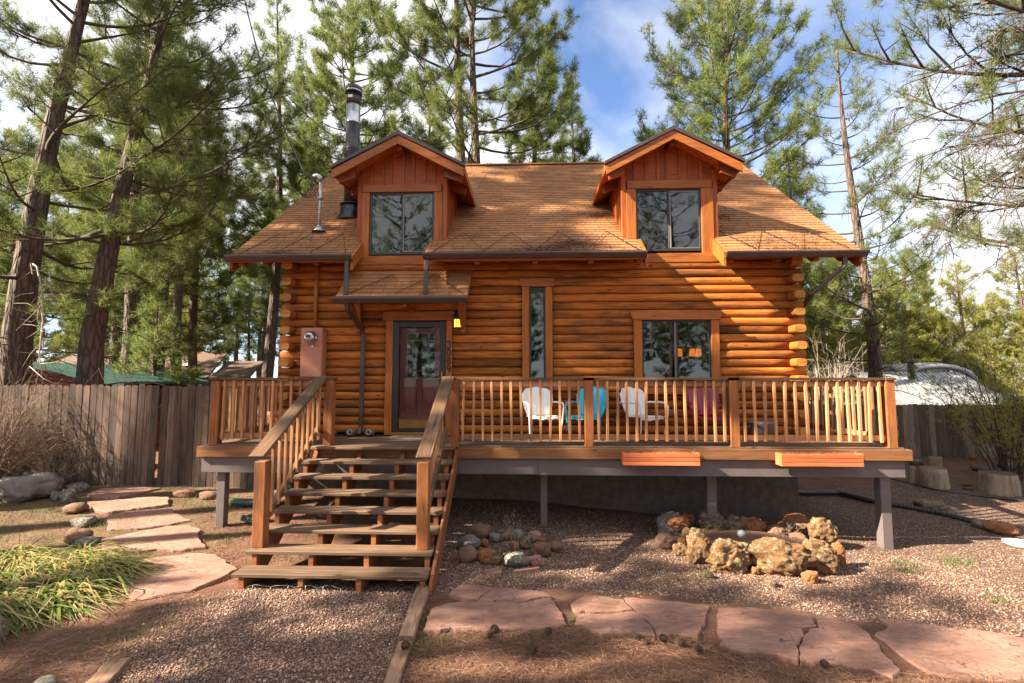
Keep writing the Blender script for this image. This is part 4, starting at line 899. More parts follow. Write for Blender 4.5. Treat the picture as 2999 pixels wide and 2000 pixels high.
lathe('bowl', [(.22, 0), (.24, .01), (.34, .18), (.37, .36), (.385, .40), (.40, .42), (.40, .48), (.37, .48), (.35, .42), (.02, .40)], (-4.25, 8.75, DZ), M['terracotta'], pot, 28)
for q in range(14):
    a_ = q * .4488; f2 = lambda an, z, rr: (-4.25 + rr * math.cos(an), 8.75 + rr * math.sin(an), DZ + z)
    tube('cross_band', [f2(a_, .12, .312), f2(a_ + .22, .22, .352), f2(a_ + .45, .33, .372)], .008, M['stringer'], pot, 4); tube('cross_band', [f2(a_ + .45, .12, .312), f2(a_ + .22, .22, .354), f2(a_, .33, .372)], .008, M['stringer'], pot, 4)
tag(tube('extension_cord', [(-1.1, 9.0, DZ + .01), (-.9, 8.9, DZ + .012), (-.75, 9.02, DZ + .012), (-.55, 8.85, DZ + .012), (-.8, 8.8, DZ + .012), (-.5, 9.0, DZ + .012), (-.2, 8.95, DZ + .012)], .008, M['cordw'], None, 6), 'pale extension cord lying on the porch floor right of the door', 'cord')
# planters hung on the rim
for nm_, x0, x1, lb in (('a', 1.40, 2.53, 'reddish planter box on the rim below the chairs'), ('b', 3.72, 4.91, 'reddish planter box on the rim near the right deck end')):
    z0, z1 = 1.155, 1.335; P = thing('planter_box', ((x0 + x1) / 2, 7.67, z0), lb, 'planter', 'planter boxes on the deck rim')
    for q in range(3): box('slat', x0, x1, 7.575, 7.592, z0 + q * .0605, z0 + q * .0605 + .055, M['planter'], P)
    box('back_panel', x0, x1, 7.748, 7.765, z0, z1 - .005, M['planter'], P); box('end_panel', x0 + .001, x0 + .02, 7.5925, 7.7475, z0, z1, M['planter'], P); box('end_panel', x1 - .02, x1 - .001, 7.5925, 7.7475, z0, z1, M['planter'], P)
    box('soil', x0 + .021, x1 - .021, 7.593, 7.747, z0 + .01, z1 - .03, M['stringer'], P)
    n_ = 260; rr = np.random.RandomState(31); c_ = np.stack([rr.uniform(x0 + .03, x1 - .03, n_), rr.uniform(7.585, 7.75, n_), rr.uniform(z1 - .03, z1 + .01, n_)], -1)
    d_ = rr.normal(size=(n_, 3)) * np.array([1, .5, .3]); d_ /= np.linalg.norm(d_, axis=1)[:, None]; ll = rr.uniform(.04, .11, n_)[:, None]
    wv = np.cross(d_, rr.normal(size=(n_, 3))); wv /= np.linalg.norm(wv, axis=1)[:, None]; wv *= .0025
    V = np.stack([c_ - wv, c_ + wv, c_ + d_ * ll], 1).reshape(-1, 3); mm = mesh('pine_straw', V, np.arange(n_ * 3).reshape(-1, 3), M['straw']); fattr(mm, 'tint', np.repeat(rr.rand(n_), 3)); q_ = ob('pine_straw', mm, P); q_['kind'] = 'stuff'
# ------------------------------------------------------------------ flagstones
def flag(poly, parent, th, seed, lift):
    r_ = random.Random(seed); P = []
    n = len(poly)
    for i_ in range(n):
        a_, b_ = Vector(poly[i_]), Vector(poly[(i_ + 1) % n]); k = max(1, int((b_ - a_).length / .05))
        nr = Vector(((b_ - a_).y, -(b_ - a_).x)).normalized()
        for q in range(k):
            p = a_.lerp(b_, q / k); p += nr * (mnoise.noise((p.x * 5, p.y * 5, seed)) * .032 + mnoise.noise((p.x * 16, p.y * 16, seed)) * .016 + (r_.uniform(-.008, .008))); P.append(p)
    cx = sum(p.x for p in P) / len(P); cy = sum(p.y for p in P) / len(P); tz = gz(cx, cy)
    sx = (gz(cx + .3, cy) - gz(cx - .3, cy)) / .6; sy = (gz(cx, cy + .3) - gz(cx, cy - .3)) / .6
    zt = lambda p, o_: tz + (p.x - cx) * sx + (p.y - cy) * sy + lift + o_ + .008 * mnoise.noise((p.x * 3, p.y * 3, seed + 3))
    V = [(p.x - cx, p.y - cy, zt(p, -.012) - tz) for p in P] + [((p.x - cx) * .985, (p.y - cy) * .98, zt(p, .002) - tz) for p in P] + [(p.x - cx, p.y - cy, zt(p, -th) - tz) for p in P]
    n = len(P); Fq = [tuple(range(n, 2 * n))] + [(i_, (i_ + 1) % n, (i_ + 1) % n + n, i_ + n) for i_ in range(n)] + [(i_ + 2 * n, (i_ + 1) % n + 2 * n, (i_ + 1) % n, i_) for i_ in range(n)]
    return ob('flagstone', mesh('flagstone', V, Fq, M['flag']), parent, Matrix.Translation((cx, cy, tz)))
def path_base(name, x0, x1, y0, y1):
    m_ = mesh(name, [(x0, y0, gz(x0, y0) - .12), (x1, y0, gz(x1, y0) - .12), (x1, y1, gz(x1, y1) - .12), (x0, y1, gz(x0, y1) - .12)], [(0, 1, 2, 3)], M['ground'])
    return tag(ob(name, m_), None, kind='structure')
fp = path_base('front_path', -1, 4.5, 4.4, 5.9); lp = path_base('side_path', -8, -4, 5.6, 9.5)
for k, q in enumerate(FRONT):
    if k == 8: q = [(4.9, 4.85) if p == (4.62, 4.78) else p for p in q]
    flag(q, fp, .09, k, .030)
for k, q in enumerate(LEFT): flag(q, lp, .10, 40 + k, .045)
# ------------------------------------------------------------------ rocks
def rock_mesh(w_, d_, h_, kind, seed, sub=3):
    bm = bmesh.new(); bmesh.ops.create_icosphere(bm, subdivisions=sub, radius=1); s = Vector((seed * 3.1, seed * 1.7, seed * .9))
    rough = {2: .36, 5: .32, 0: .25, 7: .3}.get(kind, .2)
    for v_ in bm.verts:
        c_ = v_.co.copy(); n1_ = mnoise.noise(c_ * 1.1 + s); n2_ = mnoise.noise(c_ * 2.6 + s); n3_ = mnoise.noise(c_ * 6 + s)
        q = 1 + .28 * n1_ + rough * .7 * n2_ + rough * .5 * n3_ + rough * .22 * mnoise.noise(c_ * 13 + s)
        c_ = Vector([math.copysign(abs(k_) ** .82, k_) for k_ in c_])
        v_.co = Vector((c_.x * w_ / 2 * q, c_.y * d_ / 2 * q, c_.z * h_ / 2 * q))
    m_ = bpy.data.meshes.new('rock'); bm.to_mesh(m_); bm.free(); m_.materials.append(ROCK[kind]); m_.polygons.foreach_set('use_smooth', [kind not in (3, 4)] * len(m_.polygons))
    return m_
def rock(e, seed, parent, name='rock', lift=0, dfac=.8, sub=3):
    x, y, w_, h_, k, dz = e; d_ = w_ * dfac
    return ob(name, rock_mesh(w_ * .98, d_, h_ * 1.12, k, seed, sub), parent, Matrix.Translation((x, y + d_ * .35, gz(x, y) + dz + h_ * .47 + lift)) @ Matrix.Rotation(seed * 1.3 % .6 - .3, 4, 'Z'))
ring = thing('stone_ring', (-.25, 7.1, 0), 'low ring of small mixed rocks beside the staircase', 'stone ring')
for k, e in enumerate(RING1): rock((e[0], e[1], e[2] * 1.1, e[3] * 1.05, {5: 1 if k % 2 else 7, 2: 2}.get(e[4], e[4]), 0), k + 1, ring)
prism('slab', [(-.62, 6.40), (-.40, 6.56), (-.36, 6.48), (-.37, 6.36), (-.45, 6.34)], 'z', -.03, .035, M['flag'], ring); prism('slab', [(-.22, 6.42), (.12, 6.56), (.1, 6.62), (-.2, 6.5)], 'z', -.03, .03, M['flag'], ring)
bed = thing('rock_planter', (3.2, 7.4, -.1), 'lichen covered rock ring planter in front of the right deck posts', 'planter')
for k, e in enumerate(RING2):
    e = list(e)
    if e[1] > 7.9: e[1] = 7.9 + (e[1] - 7.9) * .75
    if e[3] > .3: e[3] *= .9
    rock(tuple(e), 50 + k, bed, dfac=.75 if e[2] < .5 else .55, sub=5 if e[2] > .3 else 4)
V, Fq = [], []
nb = 26
for q in range(nb): a_ = 6.283 * q / nb; V.append((3.2 + .85 * math.cos(a_), 7.45 + .55 * math.sin(a_), .10 + .03 * mnoise.noise((a_, 1, 2))))
V.append((3.2, 7.45, .15)); Fq = [(q, (q + 1) % nb, nb) for q in range(nb)]; ob('soil', mesh('soil', V, Fq, M['ground'], True), bed)
orb = lathe('glass_orb', [(.005, 0), (.045, .02), (.06, .055), (.045, .095), (.005, .11)], (2.86, 6.98, .30), M['glassball'], None, 16); tag(orb, 'small clear glass ball inside the rock planter', 'glass ball')
side = {0: ('boulder', 'large grey boulder at the left edge below the bare shrub'), }
tag(rock(RLEFT[0], 91, None, 'boulder', dfac=.7, sub=4), 'large smooth grey boulder at the left below the bare shrub', 'boulder')
edge = thing('rock_edging', (-7.8, 8.3, .15), 'line of pale lichened rocks edging the left stepping stones', 'rock edging')
for k, e in enumerate(RLEFT[1:]): rock(e, 95 + k, edge)
lbl = ['flat grey rock near the right fence by the small stump', 'small red stone on the dirt between the stumps', 'small brown stone on the dirt between the stumps', 'low grey rock behind the widest stump', 'long low grey rock at the far right slope',
       'orange stone at the foot of the right fence', 'small orange stone below the right fence', 'pale grey rock under the juniper', 'grey rock under the end of the black drain pipe', 'broad orange rock at the right edge by the pipe end', 'small pale stone left of the striped slab', 'long pale stone slab lying along the black drain pipe']
for k, e in enumerate(RRIGHT): tag(rock(e, 120 + k, None, 'stone'), lbl[k], 'rock', 'stones on the right slope')
dish = lathe('plastic_dish', [(.02, 0), (.16, 0), (.21, .05), (.215, .07), (.2, .07), (.155, .02), (.02, .02)], (7.45, 8.0, gz(7.45, 8.0)), M['cordw'], None, 24); tag(dish, 'pale plastic saucer at the right edge of the yard', 'dish')
tag(ob('pale_rock', rock_mesh(.3, .3, .3, 2, 77), None, Matrix.Translation((-5.06, 4.6, .08))), 'pale rock at the left edge beside the daylilies', 'rock'); 
tag(ob('pale_rock', rock_mesh(.15, .13, .12, 0, 78), None, Matrix.Translation((-3.86, 3.98, .02))), 'small pale rock at the lower left corner by the timber', 'rock')
# bark chunks by the gate
for k, (x, y, lb) in enumerate(((-6.55, 9.35, 'curled tan bark slab at the fence foot'), (-6.0, 9.25, 'dark bark slab beside the grey deck post'))):
    tag(ob('bark_slab', rock_mesh(.42, .2, .16, 1, 140 + k), None, Matrix.Translation((x, y, gz(x, y) + .05))), lb, 'bark')
# ------------------------------------------------------------------ timbers, stumps, pipes
def timber(name, p0, p1, wd, ht, label, seed):
    p0, p1 = Vector(p0), Vector(p1); n = 14; V = []; Fq = []; d = p1 - p0; l = d.length; X = d.normalized(); Yv = Vector((-X.y, X.x, 0))
    prof = [(-.5, 0), (-.5, .8), (-.4, 1), (-.1, 1.02), (.2, 1.0), (.42, .98), (.5, .82), (.5, 0)]
    for i_ in range(n + 1):
        c_ = p0 + d * i_ / n
        for (a_, b_) in prof:
            j_ = 1 + .16 * mnoise.noise((i_ * .6, a_ * 3, seed)); V.append(c_ + Yv * a_ * wd * j_ + Vector((0, 0, b_ * ht * (1 + .12 * mnoise.noise((i_ * .7, b_ * 3 + a_ * 2, seed + 4))) - .03)))
    k = len(prof)
    for i_ in range(n):
        for q in range(k): Fq.append((i_ * k + q, i_ * k + (q + 1) % k, (i_ + 1) * k + (q + 1) % k, (i_ + 1) * k + q))
    Fq += [tuple(range(k)), tuple(n * k + q for q in range(k - 1, -1, -1))]
    Mx = Matrix((X, Yv, Vector((0, 0, 1)))).transposed().to_4x4(); Mx.translation = p0; inv = Mx.inverted()
    return tag(ob(name, mesh(name, [tuple(inv @ v_) for v_ in V], Fq, M['timber']), None, Mx), label, 'timber', 'landscape timbers')
timber('landscape_timber', (-1.25, 5.93, 0), (-1.16, 4.76, 0), .15, .09, 'split weathered timber edging the gravel at the stair foot', 1)
timber('landscape_timber', (-1.15, 4.69, 0), (-1.08, 3.7, 0), .13, .08, 'weathered timber along the pine litter, nearest the camera', 2)
timber('landscape_timber', (-3.52, 4.30, 0), (-3.30, 3.6, 0), .19, .09, 'cracked timber at the lower left edge of the gravel', 3)
def stump(e, label, seed, tilt=0):
    x, y, w_, h_ = e[:4]; w_ *= .88; h_ *= .85; sd, n = 26, 5; V = []; Fq = []; z0 = gz(x, y) - .04
    for i_ in range(n + 1):
        u = i_ / n
        for q in range(sd):
            a_ = 6.2832 * q / sd; rr = w_ / 2 * (1.08 - .14 * u + .10 * mnoise.noise((math.cos(a_) * 1.5, math.sin(a_) * 1.5, seed + u)) + .05 * mnoise.noise((math.cos(a_) * 6, math.sin(a_) * 6, seed)))
            V.append((rr * math.cos(a_) + tilt * u * h_, rr * math.sin(a_), u * h_ * (1 + .02 * math.cos(a_ * 2))))
    for i_ in range(n):
        for q in range(sd): Fq.append((i_ * sd + q, i_ * sd + (q + 1) % sd, (i_ + 1) * sd + (q + 1) % sd, (i_ + 1) * sd + q))
    Fq.append(tuple(n * sd + q for q in range(sd))); m_ = mesh('stump', [(p[2], p[1], -p[0]) for p in V], Fq, [M['stump'], M['tread']])
    for p in m_.polygons:
        if len(p.vertices) > 4: p.material_index = 1
        else: p.use_smooth = True
    Mx = Matrix(((0, 0, -1), (0, 1, 0), (1, 0, 0))).to_4x4(); Mx.translation = (x, y + w_ * .3, z0)
    return tag(ob('tree_stump', m_, None, Mx), label, 'stump', 'cut log rounds on the right')
stump(STUMPS[0], 'narrow dark log round just right of the deck end', 1, .05); stump(STUMPS[1], 'knobbly leaning log round in the middle of the stumps', 2, -.06)
stump(STUMPS[2], 'small straight log round behind the leaning one', 3); stump(STUMPS[3], 'widest log round at the right edge', 4, .03)
def ribbed(name, P, r_, mat, label, rib=.03):
    P = [Vector(p) for p in P]; D = [0]
    for a_, b_ in zip(P[:-1], P[1:]): D.append(D[-1] + (b_ - a_).length)
    n = int(D[-1] / rib); Q = []
    for i_ in range(n + 1):
        s = D[-1] * i_ / n; k = max(0, min(len(P) - 2, next((q for q in range(len(D) - 1) if D[q + 1] >= s), len(P) - 2))); u = (s - D[k]) / (D[k + 1] - D[k] + 1e-9); Q.append(P[k].lerp(P[k + 1], min(1, u)))
    Q = np.array([tuple(q) for q in Q])
    for _ in range(6): Q[1:-1] = (Q[:-2] + Q[1:-1] * 2 + Q[2:]) / 4
    return tag(tube(name, Q, np.array([r_ * (1 + .1 * (i_ % 2)) for i_ in range(len(Q))]), mat, None, 10, False), label, 'pipe')
pp = [(4.95, 10.2, gz(4.95, 10.2) + .32), (5.3, 10.6, gz(5.3, 10.6) + .12), (5.7, 10.75, gz(5.7, 10.75) + .05)] + [(x, y, gz(x, y) + .05) for x, y in PIPE[2:]]
ribbed('drain_pipe', pp, .05, M['pipe'], 'black corrugated drain pipe running right from under the deck')
ribbed('garden_hose', [(x, y, gz(x, y) + .02) for x, y in ((8.3, 12.2), (8.7, 11.05), (9.4, 10.6), (10.4, 10.2), (11.4, 9.6))], .018, M['pipe'], 'thin dark hose crossing the dirt below the stumps', .1)
ribbed('corrugated_hose', [(-5.35, 8.9, gz(-5.35, 8.9) + .05), (-5.0, 8.8, gz(-5, 8.8) + .07), (-4.6, 8.75, gz(-4.6, 8.75) + .14), (-4.2, 9.1, .55), (-4.1, 9.3, .8)], .065, M['greenhose'], 'grey green corrugated drain hose behind the left deck post', .035)
hs = []
for q in range(90): a_ = q * .42; rr = .16 + .03 * math.sin(q * 1.7); hs.append((-4.55 + rr * math.cos(a_), 8.15 + rr * .8 * math.sin(a_), gz(-4.55, 8.15) + .02 + .0008 * q + .01 * math.sin(q * 2.3)))
tag(tube('coiled_cord', hs, .009, M['greenhose'], None, 5), 'coil of dark green cord on the dirt behind the left deck post', 'cord')
sw = [(-3.3 + q * .07, 5.83 + .02 * math.sin(q * 1.9), .03 + .035 * abs(math.sin(q * .8))) for q in range(18)]
strl = thing('string_light', (-2.8, 5.83, 0), 'thin string of tiny lights under the bottom tread', 'string light'); tube('wire', sw, .004, M['greenhose'], strl, 4)
for q in range(1, 18, 3): tube('bulb', [(sw[q][0], sw[q][1], sw[q][2]), (sw[q][0] + .005, sw[q][1] - .02, sw[q][2] - .03)], .0035, M['cordw'], strl, 5)
# pine cones
bm = bmesh.new()
for k in range(46):
    h_ = k / 46; a_ = k * 2.4; rr = .036 * math.sin(math.pi * (.16 + .8 * h_)); c_ = Vector((math.cos(a_) * rr, math.sin(a_) * rr, h_ * .075)); o_ = Vector((math.cos(a_), math.sin(a_), .35)).normalized(); s_ = Vector((-math.sin(a_), math.cos(a_), 0))
    vs = [bm.verts.new(c_ * .3 + Vector((0, 0, c_.z * .7)) - s_ * .004), bm.verts.new(c_ * .3 + Vector((0, 0, c_.z * .7)) + s_ * .004), bm.verts.new(c_ + s_ * .009 + o_ * .004), bm.verts.new(c_ + o_ * .012), bm.verts.new(c_ - s_ * .009 + o_ * .004)]; bm.faces.new(vs)
conem = bpy.data.meshes.new('pine_cone'); bm.to_mesh(conem); bm.free(); conem.materials.append(M['cone'])
core, cf = lathe_arr([(.008, 0), (.022, .012), (.028, .035), (.02, .06), (.004, .075)], 8)
cores = mesh('cone_core', core, cf, M['cone'])
clab = ['pine cone below the largest flagstone, left one of a pair', 'pine cone below the largest flagstone, right one of a pair', 'pine cone under the right corner of the largest flagstone', 'pine cone out in the pine litter left of centre', 'pine cone in front of a close pair below the split flagstone', 'rear pine cone of a close pair below the split flagstone', 'pine cone at the lower right corner of the split flagstone', 'pine cone right of the split flagstone corner', 'pine cone on the timber near the camera', 'pine cone in the litter below the third flagstone', 'pine cone in the litter left of the cracked flagstone', 'pine cone on the lower edge of the cracked flagstone', 'pine cone in the gravel before the rock planter']
for k, (x, y) in enumerate(CONES):
    s = rnd.uniform(.8, 1.15); Mx = Matrix.Translation((x, y, gz(x, y) + .035 * s + (.07 if k == 8 else .0))) @ Matrix.Rotation(rnd.uniform(0, 6), 4, 'Z') @ Matrix.Rotation(R(75), 4, 'X') @ Matrix.Scale(s, 4)
    t_ = bpy.data.objects.new('pine_cone', None); t_.matrix_basis = Mx; put(t_); tag(t_, clab[k], 'pine cone', 'fallen pine cones'); ob('scales', conem, t_, Mx); ob('core', cores, t_, Mx)
# ------------------------------------------------------------------ fences
def fboard(wd, h_, th=.019):
    c_ = wd * .22; return [(-wd / 2, 0), (wd / 2, 0), (wd / 2, h_ - c_), (wd / 2 - c_, h_), (-wd / 2 + c_, h_), (-wd / 2, h_ - c_)]
bcache = []
for k in range(5):
    h_ = 1; poly = fboard(.139 - .002 * k, 2.06); n = len(poly)
    V = [(p[1], -.0095, -p[0]) for p in poly] + [(p[1], .0095, -p[0]) for p in poly]
    Fq = [tuple(range(n)), tuple(range(2 * n - 1, n - 1, -1))] + [(i_, i_ + n, (i_ + 1) % n + n, (i_ + 1) % n) for i_ in range(n)]
    m_ = mesh('fence_board', V, Fq, M['fence']); bm = bmesh.new(); bm.from_mesh(m_); bmesh.ops.recalc_face_normals(bm, faces=bm.faces[:]); bm.to_mesh(m_); bm.free(); bcache.append(m_)
UPR = Matrix(((0, 0, -1), (0, 1, 0), (1, 0, 0))).to_4x4()
def fence(name, p0, p1, hz, label, cat='fence', mat=None):
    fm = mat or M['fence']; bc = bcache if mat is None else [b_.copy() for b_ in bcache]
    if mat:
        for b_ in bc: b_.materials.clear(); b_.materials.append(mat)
    p0, p1 = Vector((*p0, 0)), Vector((*p1, 0)); d = (p1 - p0); l = d.length; d.normalize(); ang = math.atan2(d.y, d.x)
    T = thing(name, ((p0.x + p1.x) / 2, (p0.y + p1.y) / 2, gz((p0.x + p1.x) / 2, (p0.y + p1.y) / 2)), label, cat); s = 0; r_ = random.Random(len(label))
    while s < l:
        c_ = p0 + d * (s + .07); zb = gz(c_.x, c_.y) - .01; sc = (hz + r_.uniform(-.02, .02)) / 2.06
        Mx = Matrix.Translation((c_.x, c_.y - (.006 if r_.random() < .5 else 0), zb)) @ Matrix.Rotation(ang + r_.uniform(-.02, .02), 4, 'Z') @ Matrix.Rotation(r_.uniform(-.006, .006), 4, 'Y') @ UPR @ Matrix.Diagonal((sc, 1, 1, 1))
        ob('board', bc[r_.randrange(5)], T, Mx); s += .1435 + r_.uniform(0, .004)
    nv = Vector((-d.y, d.x, 0))
    for h_ in (.35, hz * .55, hz - .3):
        a_ = p0 + nv * .04; b_ = p1 + nv * .04; beam('rail', (a_.x, a_.y, gz(a_.x, a_.y) + h_), (b_.x, b_.y, gz(b_.x, b_.y) + h_), .04, .09, fm, T)
    for q in range(int(l / 2.4) + 1):
        c_ = p0 + d * min(l, q * 2.4 + .1) + nv * .11; box('fence_post', c_.x - .045, c_.x + .045, c_.y - .045, c_.y + .045, gz(c_.x, c_.y) - .1, gz(c_.x, c_.y) + hz - .1, fm, T)
    return T
fence('board_fence', (-14.5, 10.0), (-9.55, 10.0), 2.06, 'weathered grey board fence behind the bare shrub on the left')
fence('fence_gate', (-9.54, 9.98), (-7.67, 9.98), 2.07, 'board gate in the left fence at the end of the stepping stones', 'gate')
fence('board_fence', (-7.60, 10.0), (-4.75, 10.0), 2.05, 'short run of board fence between the gate and the porch')
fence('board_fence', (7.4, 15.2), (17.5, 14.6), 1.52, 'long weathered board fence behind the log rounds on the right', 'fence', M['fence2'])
# ------------------------------------------------------------------ neighbouring buildings
sh = thing('garden_shed', (-14.6, 15, .3), 'dark red shed with a green metal roof behind the left fence', 'shed')
prism('wall', [(-17.2, .2), (-12.3, .2), (-12.3, 2.2), (-14.75, 2.75), (-17.2, 2.2)], 'y', 14.3, 17.5, M['redwall'], sh)
for s_, xe in ((1, -11.75), (-1, -17.75)):
    a_ = Vector((-14.75, 0, 2.95)); b_ = Vector((xe, 0, 2.37)); r0 = prism('roof_panel', [(a_.x, a_.z), (b_.x, b_.z), (b_.x, b_.z - .07), (a_.x, a_.z - .07)], 'y', 14.0, 17.8, M['greenroof'], sh)
    for q in range(10): yy = 14.02 + q * .41; beam('roof_rib', (a_.x, yy, a_.z + .012), (b_.x, yy, b_.z + .012), .03, .03, M['greenroof'], r0)
    prism('roof_edge', [(a_.x, a_.z - .01), (b_.x, b_.z - .01), (b_.x, b_.z - .16), (a_.x, a_.z - .16)], 'y', 13.96, 13.995, M['greenroof'], sh)
nh = thing('neighbour_house', (-20, 28, .3), 'low house with a brown shingle roof beyond the left fence', 'house')
box('wall', -27, -15.8, 26.4, 33, .2, 2.5, M['concrete'], nh)
def quad(nm, P, mat, parent):
    n_ = Vector(P[1]) - Vector(P[0]); n2_ = Vector(P[3]) - Vector(P[0]); nn_ = n_.cross(n2_).normalized() * .08; V = [Vector(p) for p in P] + [Vector(p) - nn_ for p in P]
    return ob(nm, mesh(nm, V, [(0, 1, 2, 3), (7, 6, 5, 4), (0, 4, 5, 1), (1, 5, 6, 2), (2, 6, 7, 3), (3, 7, 4, 0)], mat), parent)
nr = quad('roof', [(-28, 25.8, 2.5), (-17.2, 25.8, 2.5), (-18.6, 29.8, 4.15), (-28, 29.8, 4.15)], M['oldroof'], nh)
quad('roof_wing', [(-17.15, 25.9, 2.5), (-15.0, 25.9, 2.5), (-16.2, 29.5, 3.55), (-18.4, 29.5, 3.55)], M['oldroof'], nh)
quad('roof_gable', [(-25.2, 25.2, 2.55), (-21.8, 25.6, 2.55), (-23.6, 29.9, 4.35), (-23.7, 29.9, 4.35)], M['oldroof'], nh)
box('fascia', -27.9, -15.0, 25.72, 25.79, 2.38, 2.52, M['gutter'], nh); box('roof_vent', -19.6, -19.1, 27.2, 27.7, 3.2, 3.5, M['white'], nr)
for x in (-21.5, -20.2, -18.6, -17.4, -16.4): 
    w1 = box('window', x, x + .8, 26.36, 26.395, 1.3, 2.2, M['frame'], nh); box('pane', x + .05, x + .75, 26.35, 26.358, 1.35, 2.15, M['glass'], w1, 0)
mb = thing('metal_roofed_house', (17, 22, .3), 'pale corrugated metal roofed building behind the right fence', 'building')
box('wall', 14.6, 24, 20.5, 27, .1, 1.75, M['whitemetal'], mb)
r1 = quad('roof', [(13.6, 19.6, 1.45), (18.6, 19.6, 1.40), (18.9, 22.6, 2.75), (14.4, 22.6, 2.75)], M['whitemetal'], mb)
for q in range(26):
    u = q / 25; beam('roof_rib', (13.6 + 5 * u, 19.6, 1.462 - .05 * u), (14.4 + 4.5 * u, 22.6, 2.762), .05, .035, M['whitemetal'], r1)
# barrel vault with an arched window
arc = [(18.3 + 1.75 * math.cos(a_), 2.3 + .85 * math.sin(a_)) for a_ in np.linspace(0, math.pi, 17)]
vault = prism('vault', arc, 'y', 23.0, 30, M['whitemetal'], mb)
for q in range(12): tube('vault_rib', [(18.3 + 1.78 * math.cos(a_), 23.3 + q * .55, 2.3 + .87 * math.sin(a_)) for a_ in np.linspace(.1, math.pi - .1, 15)], .04, M['whitemetal'], vault, 4)
arw = prism('arched_window', [(18.3 + 1.35 * math.cos(a_), 2.35 + .58 * math.sin(a_)) for a_ in np.linspace(0, math.pi, 17)], 'y', 22.9, 22.99, M['frame'], mb)
prism('pane', [(18.3 + 1.3 * math.cos(a_), 2.37 + .54 * math.sin(a_)) for a_ in np.linspace(0, math.pi, 17)], 'y', 22.86, 22.895, M['glass'], arw)
for x in (17.8, 18.8): box('mullion', x - .06, x + .06, 22.80, 22.85, 2.3, 2.85, M['whitemetal'], arw)
tube('arch_trim', [(18.3 + 1.58 * math.cos(a_), 22.85, 2.3 + .74 * math.sin(a_)) for a_ in np.linspace(0, math.pi, 17)], .11, M['whitemetal'], mb, 6)
r2 = quad('roof_wing', [(14.2, 22.65, 2.65), (17.0, 22.65, 2.75), (17.0, 26, 3.25), (14.4, 26, 3.1)], M['oldroof'], mb)
vp = thing('roof_vent_pipe', (16.45, 22.0, 2.5), 'short black vent pipe with a cap on the metal roof', 'vent pipe'); lathe('pipe', [(.13, 0), (.13, .72)], (16.45, 22.0, 2.45), M['black'], vp, 12); lathe('cap', [(.13, 0), (.2, .02), (.19, .1), (.05, .16)], (16.45, 22.0, 3.17), M['black'], vp, 12)
# ------------------------------------------------------------------ gravel, straw, grass, daylilies
rs = np.random.RandomState(11)
phi = (1 + 5 ** .5) / 2
ICO = np.array([(-1, phi, 0), (1, phi, 0), (-1, -phi, 0), (1, -phi, 0), (0, -1, phi), (0, 1, phi), (0, -1, -phi), (0, 1, -phi), (phi, 0, -1), (phi, 0, 1), (-phi, 0, -1), (-phi, 0, 1)]) / math.hypot(1, phi)
ICF = np.array([(0, 11, 5), (0, 5, 1), (0, 1, 7), (0, 7, 10), (0, 10, 11), (1, 5, 9), (5, 11, 4), (11, 10, 2), (10, 7, 6), (7, 1, 8), (3, 9, 4), (3, 4, 2), (3, 2, 6), (3, 6, 8), (3, 8, 9), (4, 9, 5), (2, 4, 11), (6, 2, 10), (8, 6, 7), (9, 8, 1)])
def zfine(x, y): return zg(x, y) + (vnoise(x, y, 1.1, 1) - .5) * .05 + (vnoise(x, y, 4, 2) - .5) * .02
def scatter(poly, dens, x0, x1, y0, y1, edge=.12):
    n = int((x1 - x0) * (y1 - y0) * dens); X = rs.uniform(x0, x1, n); Yv = rs.uniform(y0, y1, n)
    xx = X + (vnoise(X, Yv, 3, 8) - .5) * .25 + rs.normal(0, edge, n); yy = Yv + (vnoise(X, Yv, 3, 9) - .5) * .25 + rs.normal(0, edge, n); k = inpoly(xx, yy, poly); return X[k], Yv[k]
xa, ya = scatter(GRA, 2300, -4.2, -.9, 3.8, 6.2, .05); xb, yb_ = scatter(GRB, 1400, -1.5, 5.6, 5.1, 7.6, .05); xc, yc = scatter(GRB, 220, -1.5, 8.5, 7.6, 9.2, .05); xd, yd = scatter(GRB, 500, 5.6, 8.0, 5.6, 7.6, .05)
PX = np.concatenate([xa, xb, xc, xd]); PYv = np.concatenate([ya, yb_, yc, yd]); n = len(PX)
allf = FRONT + LEFT
kk = np.ones(n, bool)
for q in allf: kk &= ~inpoly(PX, PYv, q)
PX, PYv = PX[kk], PYv[kk]; n = len(PX)
r_ = rs.uniform(.006, .0125, n) * (1 + .5 * (rs.rand(n) < .06)); ax = r_[:, None] * np.stack([rs.uniform(.8, 1.4, n), rs.uniform(.7, 1.1, n), rs.uniform(.5, .9, n)], -1); an = rs.uniform(0, 6.28, n)
OCT = np.array([(1, 0, 0), (0, 1, 0), (-1, 0, 0), (0, -1, 0), (0, 0, 1.), (0, 0, -1)]) * 1.15; OCF = np.array([(0, 1, 4), (1, 2, 4), (2, 3, 4), (3, 0, 4), (1, 0, 5), (2, 1, 5), (3, 2, 5), (0, 3, 5)])
B = OCT[None] * ax[:, None] * (1 + rs.uniform(-.18, .18, (n, 6, 1))); cs, sn = np.cos(an)[:, None], np.sin(an)[:, None]
V = np.stack([B[..., 0] * cs - B[..., 1] * sn, B[..., 0] * sn + B[..., 1] * cs, B[..., 2]], -1) + np.stack([PX, PYv, zfine(PX, PYv) + r_ * .35], -1)[:, None]
Fq = (OCF[None] + (np.arange(n) * 6)[:, None, None]).reshape(-1, 3)
m = mesh('gravel', V.reshape(-1, 3), Fq, M['pebble'], True); fattr(m, 'tint', np.repeat(np.clip(rs.beta(1.3, 1.7, n), 0, 1), 6)); tag(ob('gravel', m), 'mixed pink and grey pea gravel covering the yard', 'gravel', kind='stuff')
